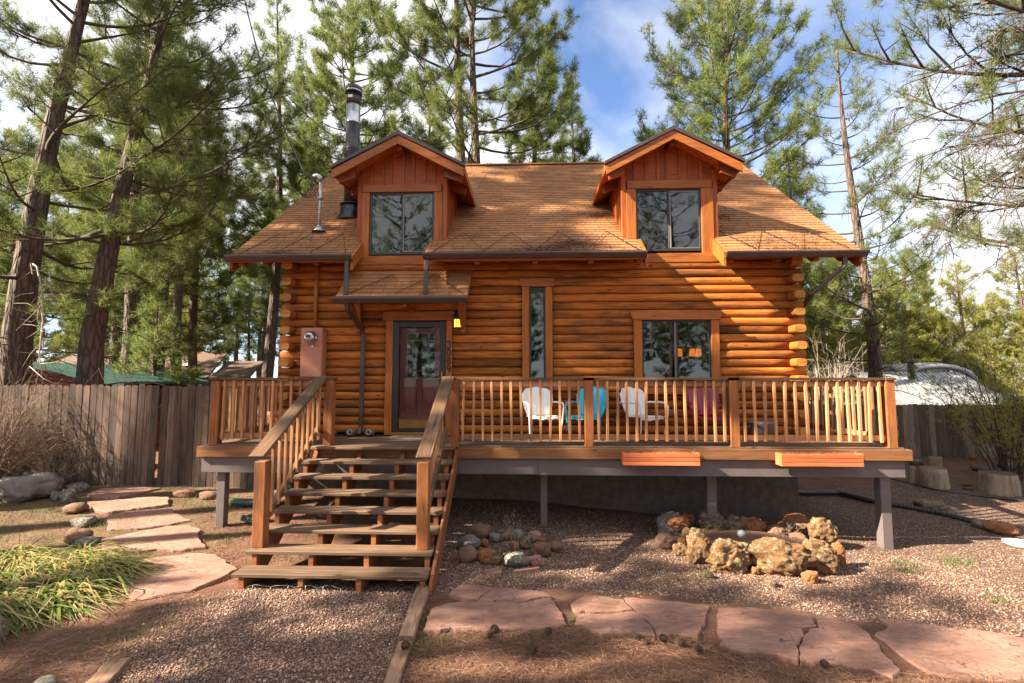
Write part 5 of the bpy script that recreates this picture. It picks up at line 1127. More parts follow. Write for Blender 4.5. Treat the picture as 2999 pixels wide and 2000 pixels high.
def blades(name, C, D, ln_, wd, mat, tint, label, cat, parent=None):
    n_ = len(C); D = D / np.linalg.norm(D, axis=1)[:, None]; wv = np.cross(D, np.array([[0, 0, 1.]]) + rs.normal(0, .3, (n_, 3))); wv /= np.linalg.norm(wv, axis=1)[:, None] + 1e-9; wv = wv * np.reshape(wd, (-1, 1))
    V_ = np.stack([C - wv, C + wv, C + D * np.reshape(ln_, (-1, 1))], 1).reshape(-1, 3); m_ = mesh(name, V_, np.arange(n_ * 3).reshape(-1, 3), mat); fattr(m_, 'tint', np.repeat(tint, 3)); o_ = ob(name, m_, parent)
    o_['kind'] = 'stuff'
    if label: tag(o_, label, cat)
    return o_
def litter(n_, x0, x1, y0, y1, poly=None):
    X = rs.uniform(x0, x1, n_); Yv = rs.uniform(y0, y1, n_); k = vnoise(X, Yv, 2.2, 21) + rs.rand(n_) * .7 > .65
    if poly is not None: k &= inpoly(X + rs.normal(0, .08, n_), Yv + rs.normal(0, .08, n_), poly)
    return X[k], Yv[k]
LIT = [(-1.1, 3.6), (-1.1, 5.0), (.3, 5.0), (.45, 5.1), (.5, 4.98), (1.7, 4.9), (2.2, 4.6), (3.2, 4.35), (3.6, 4.3), (4.6, 4.35), (4.6, 3.6)]
p1 = litter(60000, -1.2, 4.6, 3.8, 5.2, LIT); p2 = litter(9000, -5.4, -1.2, 6.0, 9.6); p3_ = litter(9000, -9, -3.4, 4, 9.5); p4_ = litter(2600, -1.2, 6, 5, 8.5); p5_ = litter(9000, 6.5, 13, 9, 15); p6_ = litter(3000, -4.6, -3.3, 3.8, 5.6)
X = np.concatenate([p1[0], p2[0], p3_[0], p4_[0], p5_[0], p6_[0]]); Yv = np.concatenate([p1[1], p2[1], p3_[1], p4_[1], p5_[1], p6_[1]]); n = len(X); an = rs.uniform(0, 6.28, n)
fx, fy = litter(2600, -1, 4.6, 4.3, 6.0); fk = np.zeros(len(fx), bool)
for q in FRONT: fk |= inpoly(fx, fy, q)
fx, fy = fx[fk], fy[fk]; n5 = len(fx); an = rs.uniform(0, 6.28, n5)
blades('flagstone_litter', np.stack([fx, fy, zg(fx, fy) + .045 + rs.uniform(0, .006, n5)], -1), np.stack([np.cos(an), np.sin(an), rs.normal(0, .03, n5)], -1), rs.uniform(.06, .14, n5), rs.uniform(.001, .002, n5), M['straw'], rs.beta(2, 2, n5), 'loose brown pine needles lying on the front flagstones', 'pine needles')
an = rs.uniform(0, 6.28, n)
blades('pine_litter', np.stack([X, Yv, zfine(X, Yv) + rs.uniform(.004, .03, n)], -1), np.stack([np.cos(an), np.sin(an), rs.normal(0, .12, n)], -1), rs.uniform(.06, .16, n), rs.uniform(.0016, .0036, n), M['straw'], rs.beta(2, 2, n), 'brown fallen pine needles strewn over the bare ground', 'pine needles')
# grass patches
gc = [(-8.9, 7.9, .7, 900), (-7.6, 7.2, .8, 900), (-6.6, 8.0, .4, 260), (-6.95, 8.0, .12, 220), (-6.2, 9.2, .35, 420), (-5.6, 9.0, .3, 260), (-1.05, 5.2, .12, 240), (-.98, 4.75, .14, 160), (-.1, 4.96, .1, 120), (.42, 5.2, .06, 80), (-3.7, 4.75, .2, 200), (-3.2, 6.9, .25, 220), (-4.4, 7.3, .2, 120), (5.15, 7.2, .10, 160), (5.9, 7.3, .14, 200), (4.9, 6.9, .07, 80), (2.2, 6.55, .06, 70), (5.2, 5.9, .07, 70), (-8.3, 8.6, .25, 220), (-7.2, 8.6, .15, 160)]
CX = np.concatenate([rs.normal(a_, c_, n_) for a_, b_, c_, n_ in gc]); CYv = np.concatenate([rs.normal(b_, c_ * .8, n_) for a_, b_, c_, n_ in gc]); n = len(CX)
blades('grass', np.stack([CX, CYv, zfine(CX, CYv) - .005], -1), np.stack([rs.normal(0, .5, n), rs.normal(0, .5, n), np.ones(n)], -1), rs.uniform(.04, .12, n), rs.uniform(.0025, .005, n), M['grass'], np.clip(rs.beta(1.5, 2.5, n), 0, 1), 'thin patches of green grass in the yard', 'grass')
# daylily bed: arching strap leaves
lily = thing('daylily_bed', (-5.0, 5.6, 0), 'sprawling clump of flopped daylily leaves at the lower left', 'daylily')
LV, LF, LT, o_ = [], [], [], 0
cent = [(-6.6, 6.5), (-6.15, 6.2), (-5.75, 6.55), (-5.6, 6.0), (-5.3, 6.3), (-5.15, 5.75), (-5.6, 5.5), (-5.0, 5.3), (-5.35, 5.15), (-4.95, 5.5), (-5.9, 5.8), (-6.3, 5.7), (-5.0, 6.05), (-5.3, 4.85), (-5.6, 5.1)]
for (cx, cy) in cent:
    cx -= .22
    for q in range(190):
        a_ = rs.uniform(0, 6.28) if q % 5 < 2 else rs.normal(-.3, .55); l_ = rs.uniform(.3, .85); w_ = rs.uniform(.004, .012); h_ = rs.uniform(.03, .26) * rs.uniform(.4, 1); dx, dy = math.cos(a_), math.sin(a_); bx_, by_ = cx + rs.normal(0, .10), cy + rs.normal(0, .10)
        sx_, sy_ = -dy * w_, dx * w_; tn = rs.beta(1.0, 1.3) if rs.rand() > .42 else rs.uniform(.75, 1); kink = rs.uniform(.2, .6); rowv = []
        for j in range(6):
            u = j / 5; hh = h_ * math.sin(min(1, u / kink) * math.pi / 2) if u < kink else h_ * (1 - ((u - kink) / (1 - kink)) ** 1.3 * .97)
            px, py = bx_ + dx * l_ * u ** 1.15 + sx_ * 3 * math.sin(u * 3 + q), by_ + dy * l_ * u ** 1.15; ww = 1 - u ** 3; z_ = .012 + hh + rs.uniform(0, .01); rowv += [(px - sx_ * ww, py - sy_ * ww, z_), (px + sx_ * ww, py + sy_ * ww, z_ + .003)]
        LV.append(rowv); LF.append([(o_ + 2 * j, o_ + 2 * j + 1, o_ + 2 * j + 3, o_ + 2 * j + 2) for j in range(5)]); o_ += 12; LT += [tn] * 12
m = mesh('leaves', np.array(LV).reshape(-1, 3), np.array(LF).reshape(-1, 4), M['lily'], True); fattr(m, 'tint', LT); q_ = ob('leaves', m, lily); q_['kind'] = 'stuff'
# pine straw drifts on the roof
n = 0; C_, D_ = [], []
for (x, s, sx_, ss_, k) in ((-4.6, .08, .25, .06, 400), (-5.3, .05, .12, .03, 100), (-.2, .10, .5, .06, 520), (.25, .16, .25, .06, 400), (.85, .42, .22, .10, 620), (.55, .3, .18, .08, 360), (1.35, .3, .2, .06, 160), (1.1, .06, .3, .04, 260), (-1.0, .8, .1, .1, 80), (4.3, .45, .2, .22, 380), (5.0, .35, .18, .28, 380), (4.7, .1, .35, .05, 220), (-1.25, 2.05, .14, .06, 200), (1.45, 1.9, .14, .06, 200), (3.75, 2.1, .12, .06, 160), (3.95, 1.75, .12, .05, 160), (-4.1, 1.35, .1, .05, 120)):
    for _ in range(k):
        ss = max(0.0, s + rs.normal(0, ss_)); p = on(x + rs.normal(0, sx_), ss); C_.append((p[0], p[1], p[2] - .012 + rs.uniform(0, .035))); a_ = rs.uniform(0, 6.28); D_.append((math.cos(a_), math.sin(a_) * .7, math.sin(a_) * .55 + rs.normal(0, .15)))
n = len(C_); blades('roof_straw', np.array(C_), np.array(D_), rs.uniform(.07, .15, n), rs.uniform(.0025, .0045, n), M['straw'], rs.beta(2, 2, n), 'drifts of fallen pine needles on the shingle roof', 'pine needles')
# ------------------------------------------------------------------ pines
def tubes_np(L_):
    V_, F_, o_ = [], [], 0
    for P, r_, sd in L_:
        v_, f_ = tube_arr(P, r_, sd, False); V_.append(v_); F_.append(np.array(f_) + o_); o_ += len(v_)
    return np.concatenate(V_), np.concatenate(F_)
def needle_arr(P, D, n_, ln_, wd, rg, spread=.85):
    k = len(P); d = np.repeat(D, n_, 0); u = rg.normal(size=(k * n_, 3)); u /= np.linalg.norm(u, axis=1)[:, None]
    d = d * (1.0 - spread * .45) + u * spread; d /= np.linalg.norm(d, axis=1)[:, None]
    b_ = np.repeat(P, n_, 0) + np.repeat(D, n_, 0) * rg.uniform(-.4, .15, (k * n_, 1)) * ln_
    w_ = np.cross(d, rg.normal(size=(k * n_, 3))); w_ /= np.linalg.norm(w_, axis=1)[:, None] + 1e-9
    l_ = ln_ * rg.uniform(.7, 1.1, (k * n_, 1)); w_ *= wd * .5
    V_ = np.stack([b_ - w_ * .6, b_ + w_ * .6, b_ + d * l_ * .6 + w_, b_ + d * l_], 1); 
    V_ = np.stack([V_[:, 0], V_[:, 1], V_[:, 3]], 1).reshape(-1, 3)
    t_ = np.repeat(np.clip(rg.beta(2, 2.2, k), 0, 1), n_); t_ = np.clip(t_ + rg.normal(0, .1, k * n_), 0, 1)
    return V_, np.repeat(t_, 3)
def pine(name, seed, H, cb, Rd, nb, dens, n_, ln_, wd, tr, label, cat='pine tree', group=None, mat='needle', lean=(0, 0), prof=.75, dead=6, twin=None, sides=10, up0=-.15, up1=.65, sub=5, clear=0, dlen=(.5, 1.6), dsub=3, dz=(.35, 1.05)):
    """trunk, branches and a crown of separate needle tufts; built about the origin"""
    rg = np.random.RandomState(seed); T = bpy.data.objects.new(name, None); put(T); tag(T, label, cat, group)
    zs = np.concatenate([[-.3], np.linspace(0, H, 15)]); w1, w2 = rg.uniform(0, 6, 2)
    def axis_at(z): return np.array([lean[0] * z + .012 * H * math.sin(z / H * 4 + w1) * min(1, z / 3), lean[1] * z + .012 * H * math.sin(z / H * 3.3 + w2) * min(1, z / 3), z])
    rad = lambda z: tr * (1.0 - .93 * max(0, z) / H) * (1 + .35 * math.exp(-max(0, z) * 1.4)) + .012
    parts = [(np.array([axis_at(z) for z in zs]), np.array([rad(z) for z in zs]), sides)]
    if twin: parts.append((np.array([axis_at(z) + np.array([twin * min(1, .35 + z / 12), .05, 0]) for z in zs]), np.array([rad(z) * .9 for z in zs]), sides))
    v_, f_ = tubes_np(parts); 
    ob('trunk', mesh('trunk', v_, f_, M['bark'], True), T)
    BR, TP, TD = [], [], []
    for i_ in range(nb):
        u = (i_ + rg.rand()) / nb; u = u ** .9; z = cb + (H - cb) * u; az = i_ * 2.399 + rg.normal(0, .4)
        if rg.rand() < clear and math.sin(az) < -.25: continue
        Lb = Rd * ((1 - u) ** prof * .92 + .10) * rg.uniform(.65, 1.12) * min(1, .55 + u * 3); el = up0 + (up1 - up0) * u + rg.normal(0, .12); c0_ = axis_at(z)
        if twin and rg.rand() < .5: c0_ = c0_ + np.array([twin * min(1, .35 + z / 12), .05, 0])
        h = np.array([math.cos(az), math.sin(az), 0]); m_ = 7; ts = np.linspace(0, 1, m_); bend = rg.uniform(.12, .4); sag = rg.uniform(.0, .22); sw_ = rg.normal(0, .22)
        side = np.array([-h[1], h[0], 0]); P = np.array([c0_ + h * Lb * t_ * math.cos(el) + np.array([0, 0, 1]) * Lb * (math.sin(el) * t_ - sag * math.sin(t_ * 2.6) * .6 + bend * t_ ** 2.6) + side * Lb * sw_ * t_ ** 2 for t_ in ts])
        rb = max(.012, min(rad(z) * .5, .013 * Lb + .008)); BR.append((P, rb * (1 - .82 * ts), 5 if rb > .02 else 4))
        ns = max(2, int(sub * Lb / Rd * 1.6))
        cand = [(P[-1], P[-1] - P[-2], .25 * Lb, P[-2])]
        for s_ in range(ns):
            t_ = .30 + .68 * (s_ + rg.rand()) / ns; k = min(m_ - 2, int(t_ * (m_ - 1))); fr_ = t_ * (m_ - 1) - k; p = P[k] * (1 - fr_) + P[k + 1] * fr_; dr = P[k + 1] - P[k]; dr /= np.linalg.norm(dr)
            sd_ = side * (1 if s_ % 2 else -1); d = dr * .55 + sd_ * rg.uniform(.4, .95) + np.array([0, 0, rg.uniform(-.05, .45)]); d /= np.linalg.norm(d); l2 = Lb * rg.uniform(.22, .42) * (1.15 - .5 * t_)
            Q = np.array([p, p + d * l2 * .5 + np.array([0, 0, -.02 * l2]), p + d * l2 + np.array([0, 0, .14 * l2])]); BR.append((Q, np.array([rb * .4, rb * .27, .004]), 3)); cand.append((Q[2], Q[2] - Q[1], l2, Q[1]))
            for s3 in range(2):
                q0 = Q[1] + (Q[2] - Q[1]) * rg.uniform(-.3, .6); d3 = d * .6 + rg.normal(size=3) * .5; d3[2] += .2; d3 /= np.linalg.norm(d3); q1 = q0 + d3 * l2 * rg.uniform(.3, .6); BR.append((np.array([q0, q1]), np.array([rb * .2 + .002, .003]), 3)); cand.append((q1, q1 - q0, l2 * .4, q0))
        for (tip, dr, ll, st_) in cand:
            k = max(1, int(ll * dens)); dn = dr / (np.linalg.norm(dr) + 1e-9)
            for q in range(k):
                f_ = 1 - q / k * .9; TP.append(st_ + (tip - st_) * f_ + rg.normal(0, .03 + .035 * ln_ / .2, 3)); dd = dn + np.array([0, 0, .35]) + rg.normal(0, .3, 3); TD.append(dd / np.linalg.norm(dd))
    for i_ in range(dead):
        z = rg.uniform(cb * dz[0], cb * dz[1]); az = rg.uniform(0, 6.28); l_ = rg.uniform(*dlen) * min(1, Rd / 2.5); c0_ = axis_at(z); h = np.array([math.cos(az), math.sin(az), 0])
        P = np.array([c0_ + h * l_ * t_ + np.array([0, 0, .12 * l_ * math.sin(t_ * 2.5) - .25 * l_ * t_ * t_]) + rg.normal(0, .03, 3) * t_ for t_ in np.linspace(0, 1, 5)]); BR.append((P, np.linspace(.02, .005, 5), 4))
        for s_ in range(dsub):
            q0 = P[1 + s_ % 4] * .5 + P[min(4, 2 + s_ % 4)] * .5; e1 = q0 + (h * .3 + rg.normal(0, .4, 3)) * l_ * .3; e2 = e1 + (rg.normal(0, .25, 3) + np.array([0, 0, -.35])) * l_ * .3; BR.append((np.array([q0, e1, e2]), np.array([.007, .005, .002]), 3))
            if dsub > 3:
                for _ in range(3): b0 = e1 + (e2 - e1) * rg.rand(); BR.append((np.array([b0, b0 + rg.normal(0, .12, 3) * l_ + np.array([0, 0, -.06 * l_])]), np.array([.0035, .0015]), 3))
    v_, f_ = tubes_np(BR); ob('branches', mesh('branches', v_, f_, M['twig'], True), T)
    v_, t_ = needle_arr(np.array(TP), np.array(TD), n_, ln_, wd, rg); mm = mesh('crown', v_, np.arange(len(v_)).reshape(-1, 3), M[mat]); fattr(mm, 'tint', t_); ob('crown', mm, T)
    return T
used = set()
def plant(T, x, y, s=1, rz_=0, label=None, zoff=0, group=None, sz=None):
    z = gz(x, y) + max(0, y - 30) * .012 + zoff; Mx = Matrix.Translation((x, y, z)) @ Matrix.Rotation(rz_, 4, 'Z') @ Matrix.Diagonal((s, s, sz or s, 1))
    if T.name not in used:
        used.add(T.name); T.matrix_basis = Mx; o_ = T
        if label: o_['label'] = label
    else: o_ = copy_tree(T, Mx, label)
    if group: o_['group'] = group
    return o_
# the two big leaning pines at the left
plant(pine('pine_tree', 101, 15.5, 3.9, 4.3, 64, 16, 16, .26, .015, .33, 'largest leaning pine at the far left behind the fence', lean=(.105, 0), prof=.35, dead=16, sub=7, clear=.8, dlen=(.8, 2.4), dsub=6), -12.35, 11.4)
plant(pine('pine_tree', 102, 14.0, 4.2, 3.9, 58, 16, 16, .26, .015, .30, 'second large leaning pine, right of the largest one on the left', lean=(.085, .02), prof=.35, dead=16, sub=7, clear=.8, dlen=(.8, 2.4), dsub=6), -10.9, 11.9)
# the middle distance
plant(pine('pine_tree', 103, 17, 5.5, 3.2, 54, 18, 13, .29, .022, .30, 'straight dark pine third from the left edge', lean=(.02, 0), prof=.5, dead=12), -13.9, 16.5)
T4 = pine('pine_tree', 104, 18, 7.5, 2.8, 46, 18, 11, .30, .025, .24, 'slim pine, left one of the close trio behind the fence', lean=(.02, 0), prof=.6, dead=14)
plant(T4, -16.0, 20.3); plant(T4, -15.2, 20.0, .95, 2.2, 'slim pine in the middle of the close trio behind the fence'); plant(T4, -14.6, 20.2, .85, 4.0, 'slim leaning pine, right one of the close trio behind the fence')
plant(pine('pine_tree', 106, 21.5, 6.5, 3.1, 76, 22, 12, .32, .028, .28, 'tall pine rising just left of the roof end', prof=.7, dead=8), -12.6, 23.2)
plant(pine('pine_tree', 107, 21.5, 7.2, 4.4, 92, 21, 12, .32, .029, .32, 'full crowned pine rising behind the stove pipe', prof=.6, dead=6), -8.2, 22.0)
plant(pine('pine_tree', 108, 23, 9.5, 4.6, 64, 19, 14, .30, .024, .33, 'twin trunked pine above the roof between the dormers', prof=.25, dead=10, twin=.62, up0=.05), -2.75, 19.3)
plant(pine('pine_tree', 109, 23, 6, 3.6, 110, 23, 11, .36, .036, .30, 'sunny pine with a pointed top right of the twin trunks', prof=.8, mat='needle'), .3, 28)
plant(pine('pine_tree', 110, 21.5, 5, 3.0, 110, 23, 11, .36, .038, .28, 'dark conical pine right of the sunny one above the roof', prof=.95), 2.9, 30)
plant(pine('pine_tree', 111, 18.8, 6, 2.6, 80, 22, 11, .34, .034, .24, 'short pine just left of the twin trunks above the left dormer', prof=.8), -5.6, 26)
plant(pine('pine_tree', 112, 19.5, 7.6, 4.1, 88, 14, 13, .30, .025, .28, 'broad bright pine right behind the right dormer', prof=.4, dead=2, up0=.1, up1=.9), 8.1, 19.5)
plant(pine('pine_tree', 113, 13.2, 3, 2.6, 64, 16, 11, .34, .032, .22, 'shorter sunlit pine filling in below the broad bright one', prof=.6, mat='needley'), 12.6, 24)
plant(pine('pine_tree', 114, 13.6, 2.4, 2.6, 52, 12, 14, .28, .020, .22, 'tall thin pine with sparse branches right of the cabin', lean=(-.022, 0), prof=.55, dead=18, up0=-.05, up1=.5), 10.75, 16)
plant(pine('pine_tree', 115, 5.2, .8, 1.5, 48, 18, 11, .27, .026, .09, 'young bushy pine in front of the neighbour roof', prof=.9, dead=0), -12.6, 16.2)
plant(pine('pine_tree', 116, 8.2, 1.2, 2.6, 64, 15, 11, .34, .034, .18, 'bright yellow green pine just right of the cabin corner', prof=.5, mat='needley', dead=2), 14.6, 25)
MP = pine('pine_tree', 125, 16, 3.0, 2.9, 70, 16, 12, .33, .032, .22, 'pine between the trio and the roof end, half hidden', prof=.7, dead=6)
plant(MP, -19.5, 22.5, 1, 0, 'full pine behind the straight third pine on the left'); plant(MP, -17.6, 25.5, 1.1, 2, 'full pine showing between the trio and the third pine'); plant(MP, -13.0, 27.5, 1.05, 3.3, 'full pine showing left of the roof slope'); plant(MP, -21.5, 17.5, .95, 4.4, 'full pine at the left edge behind the largest trunk'); plant(MP, -10.2, 29, 1.1, 1.2, 'full pine low behind the left roof slope'); plant(MP, -25, 24, 1.15, .7, 'tall full pine at the far left edge')
YP = pine('pine_tree', 126, 9.5, .8, 2.6, 60, 15, 11, .34, .036, .18, 'sunny young pine right of the cabin', prof=.7, mat='needley', dead=0)
plant(YP, 17.8, 28, .95, 0, 'sunny young pine behind the thin pine trunk'); plant(YP, 21.5, 29, 1.0, 2, 'sunny young pine above the metal roof'); plant(YP, 13.2, 30.5, 1.25, 3, 'sunny pine between the cabin and the thin trunk'); plant(YP, 25.5, 30, .95, 4, 'sunny young pine right of the arched window'); plant(YP, 30, 31, 1.05, 5, 'sunny young pine at the right edge')
# near pine out of the frame on the right, its limbs hanging into the picture
plant(pine('pine_tree', 117, 15.5, 4.6, 5.2, 56, 11, 16, .25, .015, .32, 'near pine at the right edge with drooping bare limbs', lean=(.0, 0), prof=.3, dead=44, up0=-.1, up1=.6, sub=8, dlen=(1.6, 4.2), dsub=10, dz=(.85, 1.75)), 11.6, 9.0, rz_=2.0)
# its dead lower limbs, bare and curling down at the right edge of the view
rgd = np.random.RandomState(19); DB = []
NP = [o_ for o_ in bpy.data.objects if o_.get('label') == 'near pine at the right edge with drooping bare limbs'][0]
for q in range(16):
    z0 = rgd.uniform(5.6, 9.2); ex = rgd.uniform(6.7, 8.5); ey = rgd.uniform(7.8, 10.2); dr_ = rgd.uniform(.6, 2.0); up_ = rgd.uniform(-.1, .7)
    P = np.array([np.array([11.6 + (ex - 11.6) * t_, 9.0 + (ey - 9.0) * t_, z0 + up_ * math.sin(t_ * 2.2) - dr_ * t_ ** 2.6]) + rgd.normal(0, .05, 3) * t_ for t_ in np.linspace(0, 1, 9)]); DB.append((P, np.linspace(.032, .007, 9), 5))
    for s_ in range(15):
        k = rgd.randint(3, 9); p = P[k]; d = np.array([rgd.normal(-.35, .35), rgd.normal(0, .4), rgd.uniform(-.5, .25)]); l_ = rgd.uniform(.35, .95)
        Q = np.array([p + d * l_ * t_ + np.array([.10 * math.sin(t_ * 3 + q), 0, -.45 * l_ * t_ ** 2]) for t_ in np.linspace(0, 1, 5)]); DB.append((Q, np.linspace(.011, .004, 5), 4))
        for _ in range(4):
            b0 = Q[rgd.randint(1, 5)]; e_ = np.array([rgd.normal(-.08, .16), rgd.normal(0, .15), rgd.normal(-.10, .14)]); DB.append((np.array([b0, b0 + e_ * .6, b0 + e_ + np.array([0, 0, -.06])]), np.array([.005, .0035, .002]), 3))
v_, f_ = tubes_np(DB); o_ = bpy.data.objects.new('dead_branches', mesh('dead_branches', v_, f_, M['twig'], True)); put(o_); o_.parent = NP; o_.matrix_parent_inverse = NP.matrix_basis.inverted()
# pines out of the frame that shade the yard
A = pine('shade_pine', 118, 16, 4.5, 4.2, 42, 9, 14, .28, .018, .32, 'pine behind the camera on the left', prof=.4)
plant(pine('shade_pine', 119, 15.5, 9.0, 2.9, 34, 22, 15, .32, .034, .24, 'slim high crowned pine left of the yard', prof=.3), -15.5, 4.6)
plant(pine('shade_pine', 120, 11.5, 3.6, 3.2, 25, 18, 15, .32, .034, .22, 'short pine in front left of the yard shading the stairs', prof=.4), -13.5, 1.0)
plant(pine('shade_pine', 121, 17.5, 8.0, 3.0, 12, 20, 15, .32, .034, .24, 'sparse tall pine at the left beside the camera', prof=.4), -18.5, -1.2)
plant(pine('shade_pine', 122, 21, 10.5, 3.5, 27, 20, 15, .32, .034, .28, 'tall high crowned pine left of the yard shading the roof', prof=.4), -14.5, 7.5)
plant(pine('shade_pine', 123, 24.5, 15.0, 3.6, 32, 20, 15, .32, .034, .30, 'tallest pine left of the yard', prof=.5), -19.3, 6.4)
plant(pine('shade_pine', 124, 27.5, 19.0, 3.3, 26, 20, 15, .32, .034, .30, 'very tall pine far left of the yard', prof=.5), -22.3, 3.9)
plant(A, 10.5, -18.5, 1.2, .9, 'pine behind the camera far on the right'); plant(A, 14, -6, 1.1, 5.5, 'pine right of the camera'); plant(A, -10, -19, 1.2, 1, 'pine behind the camera on the left'); plant(A, 5, -17, 1.15, 2.6, 'pine behind the camera on the right'); plant(A, -2.5, -27, 1.3, 4, 'tall pine far behind the camera')
for k_ in range(13): plant(A, -34 + k_ * 5.2, -36 - (k_ * 37 % 11), 1.05 + .03 * (k_ % 5), k_ * 1.3, 'pine in the wood behind the camera', 0, 'pines behind the camera')
for k_ in range(15): plant(MP, -33 + k_ * 4.6, -24 - (k_ * 29 % 9), .8 + .02 * (k_ % 4), k_ * 1.9, 'low bushy pine in the wood behind the camera', 0, 'bushy pines behind the camera')
# far wood
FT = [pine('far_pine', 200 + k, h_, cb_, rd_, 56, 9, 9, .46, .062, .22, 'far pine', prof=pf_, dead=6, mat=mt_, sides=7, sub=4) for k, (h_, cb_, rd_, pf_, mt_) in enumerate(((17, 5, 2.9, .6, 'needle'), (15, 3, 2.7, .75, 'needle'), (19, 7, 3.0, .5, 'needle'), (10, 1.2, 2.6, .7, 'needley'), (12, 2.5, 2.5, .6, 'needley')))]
rg = np.random.RandomState(77); spots = []
def far(x, y, k, s, lab, grp): plant(FT[k], x, y, s, rg.uniform(0, 6.28), lab, 0, grp)
for k_ in range(46):
    x = -52 + k_ * 1.05 + rg.normal(0, .5); y = rg.uniform(29, 50) if x < -14 else rg.uniform(33, 52); far(x, y, rg.choice([0, 1, 2, 2, 3, 4]), rg.uniform(.75, 1.1), 'pine in the wood seen past the left end of the cabin', 'pines of the wood on the left')
for k_ in range(22): far(-46 + k_ * 2.6 + rg.normal(0, .8), rg.uniform(52, 70), rg.choice([0, 1, 2]), rg.uniform(.9, 1.25), 'pine at the back of the wood behind the left fence', 'pines at the back of the wood')
for k_ in range(26): 
    x = 12 + k_ * 1.7 + rg.normal(0, .6); far(x, rg.uniform(31, 46), rg.choice([3, 4, 3, 1]), rg.uniform(.55, .95), 'sunlit pine in the low wood on the right', 'pines of the wood on the right')
for k_ in range(16): far(8 + k_ * 3.2 + rg.normal(0, .8), rg.uniform(50, 66), rg.choice([0, 1, 4]), rg.uniform(.75, 1.0), 'pine at the back of the wood on the right', 'pines at the back of the right wood')
for k_ in range(9): far(-8 + k_ * 2.1, rg.uniform(38, 46), rg.choice([0, 1, 2]), rg.uniform(.8, 1.0), 'pine hidden low behind the cabin roof', 'pines behind the cabin')
# ------------------------------------------------------------------ juniper, bare bushes
def shrub(name, seed, H, Rd, nst, label, cat, mat_st, leafmat=None, n_=0, ln_=.05, wd=.012, up=1.0, loc=(0, 0), thick=.012):
    rg = np.random.RandomState(seed); T = bpy.data.objects.new(name, None); T.matrix_basis = Matrix.Translation((loc[0], loc[1], gz(*loc))); put(T); tag(T, label, cat); BR, TP, TD = [], [], []
    MX = T.matrix_basis
    for i_ in range(nst):
        az = rg.uniform(0, 6.28); sp = rg.uniform(.1, 1) ** .7; h = np.array([math.cos(az), math.sin(az), 0]); hh = H * rg.uniform(.55, 1.0) * (1 - .35 * sp); l_ = Rd * sp
        P = np.array([h * (.15 * Rd * rg.rand() + l_ * t_ ** 1.2) + np.array([0, 0, hh * t_ ** up]) + rg.normal(0, .03, 3) * t_ for t_ in np.linspace(0, 1, 6)]); BR.append((P, np.linspace(thick, thick * .25, 6), 4))
        for s_ in range(6):
            k = rg.randint(1, 5); d = (P[k + 1] - P[k]); d = d / np.linalg.norm(d) + rg.normal(0, .45, 3); q = P[k] + d * hh * rg.uniform(.15, .32); BR.append((np.array([P[k], (P[k] + q) / 2 + rg.normal(0, .02, 3), q]), np.array([thick * .4, thick * .28, thick * .12]), 3))
            for s3 in range(3): e = q + rg.normal(0, .14, 3) * hh * .6; BR.append((np.array([(P[k] + q) / 2 * .4 + q * .6, e]), np.array([thick * .22, thick * .1]), 3)); TP.append(e); TD.append(d)
            TP.append(q); TD.append(d)
    v_, f_ = tubes_np(BR); ob('stems', mesh('stems', v_, f_, mat_st, True), T, MX)
    if leafmat:
        P = np.repeat(np.array(TP), n_, 0) + rg.normal(0, .07, (len(TP) * n_, 3)); D = np.repeat(np.array(TD), n_, 0); D /= np.linalg.norm(D, axis=1)[:, None]
        v_, t_ = needle_arr(P, D, 6, ln_, wd, rg, .8); mm = mesh('crown', v_, np.arange(len(v_)).reshape(-1, 3), leafmat); fattr(mm, 'tint', t_); ob('crown', mm, T, MX)
    return T
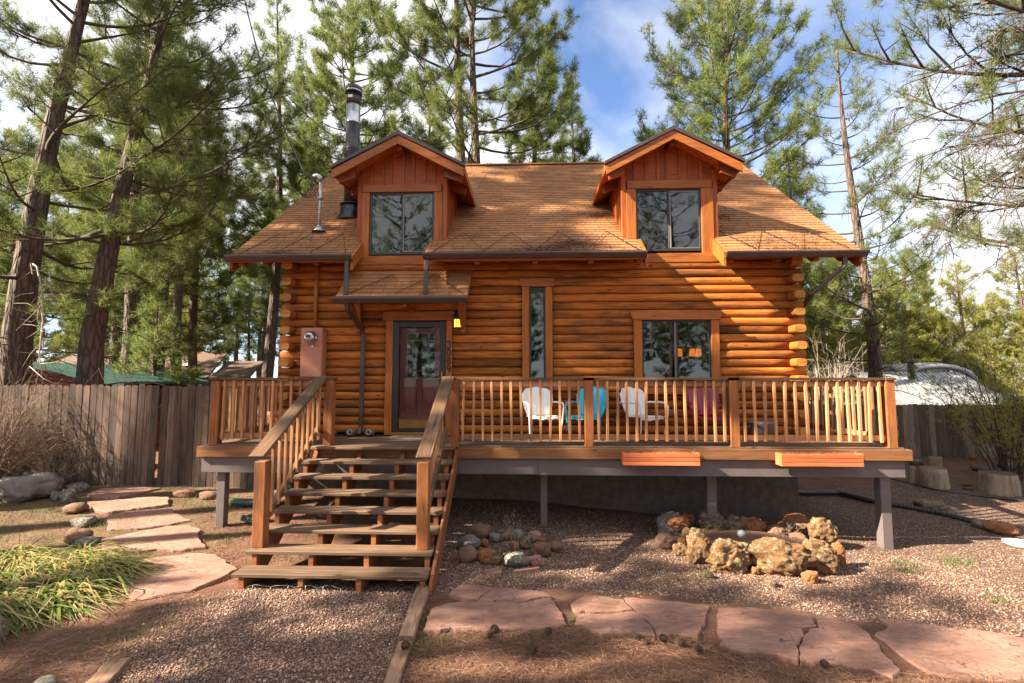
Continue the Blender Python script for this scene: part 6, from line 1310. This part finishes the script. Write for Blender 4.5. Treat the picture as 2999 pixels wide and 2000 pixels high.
shrub('bare_shrub', 301, 2.3, 1.5, 190, 'large leafless twiggy shrub in front of the left fence', 'shrub', M['bush'], loc=(-10.35, 9.3), thick=.012, up=.8)
shrub('bare_shrub', 302, 1.3, .7, 40, 'smaller leafless shrub low against the left gate', 'shrub', M['bush'], loc=(-9.3, 9.55), thick=.007, up=.8)
shrub('bare_shrub', 303, 4.2, 1.4, 36, 'pale leafless bush behind the right end of the porch', 'shrub', M['paletwig'], loc=(11.2, 19.0), thick=.02)
shrub('juniper_bush', 304, 4.4, 1.9, 26, 'feathery yellow green juniper by the right fence', 'juniper', M['twig'], M['juniper'], 5, .09, .018, .8, (11.2, 12.2), .018)
shrub('juniper_bush', 305, 3.6, 2.0, 26, 'second feathery juniper at the right edge', 'juniper', M['twig'], M['juniper'], 6, .09, .018, .8, (13.4, 13.0), .02)
shrub('dry_stalks', 306, .55, .3, 7, 'few dry stalks growing inside the rock planter', 'weed', M['paletwig'], loc=(3.75, 7.55), thick=.004)
shrub('dry_stalks', 307, .75, .35, 3, 'bent thin twig standing in the small stone ring', 'weed', M['bush'], loc=(-.2, 7.1), thick=.006)
# dead drooping limb hanging in front of the big left pines
DL = thing('dead_limb', (-11.4, 10.6, 4.6), 'pale dead limb drooping in front of the big left pines', 'branch')
def droop(nm, p, pts, r0): tube(nm, [tuple(np.array(p) + np.array(q)) for q in pts], np.linspace(r0, r0 * .3, len(pts)), M['paletwig'], DL, 5)
droop('limb', (-11.6, 11.0, 4.9), [(0, 0, 0), (.25, -.3, .18), (.6, -.5, .05), (.85, -.6, -.5), (.95, -.62, -1.2), (.9, -.6, -1.9), (1.0, -.6, -2.4)], .028)
rgd = np.random.RandomState(9)
for q in range(26):
    z = rgd.uniform(-2.2, 0); b0 = (.9 + rgd.normal(0, .05), -.6, z); e = (rgd.normal(0, .55), rgd.normal(0, .3), rgd.uniform(-.7, .2)); droop('twig', (-11.6, 11.0, 4.9), [b0, tuple(np.array(b0) + np.array(e) * .5 + rgd.normal(0, .05, 3)), tuple(np.array(b0) + np.array(e))], .008)
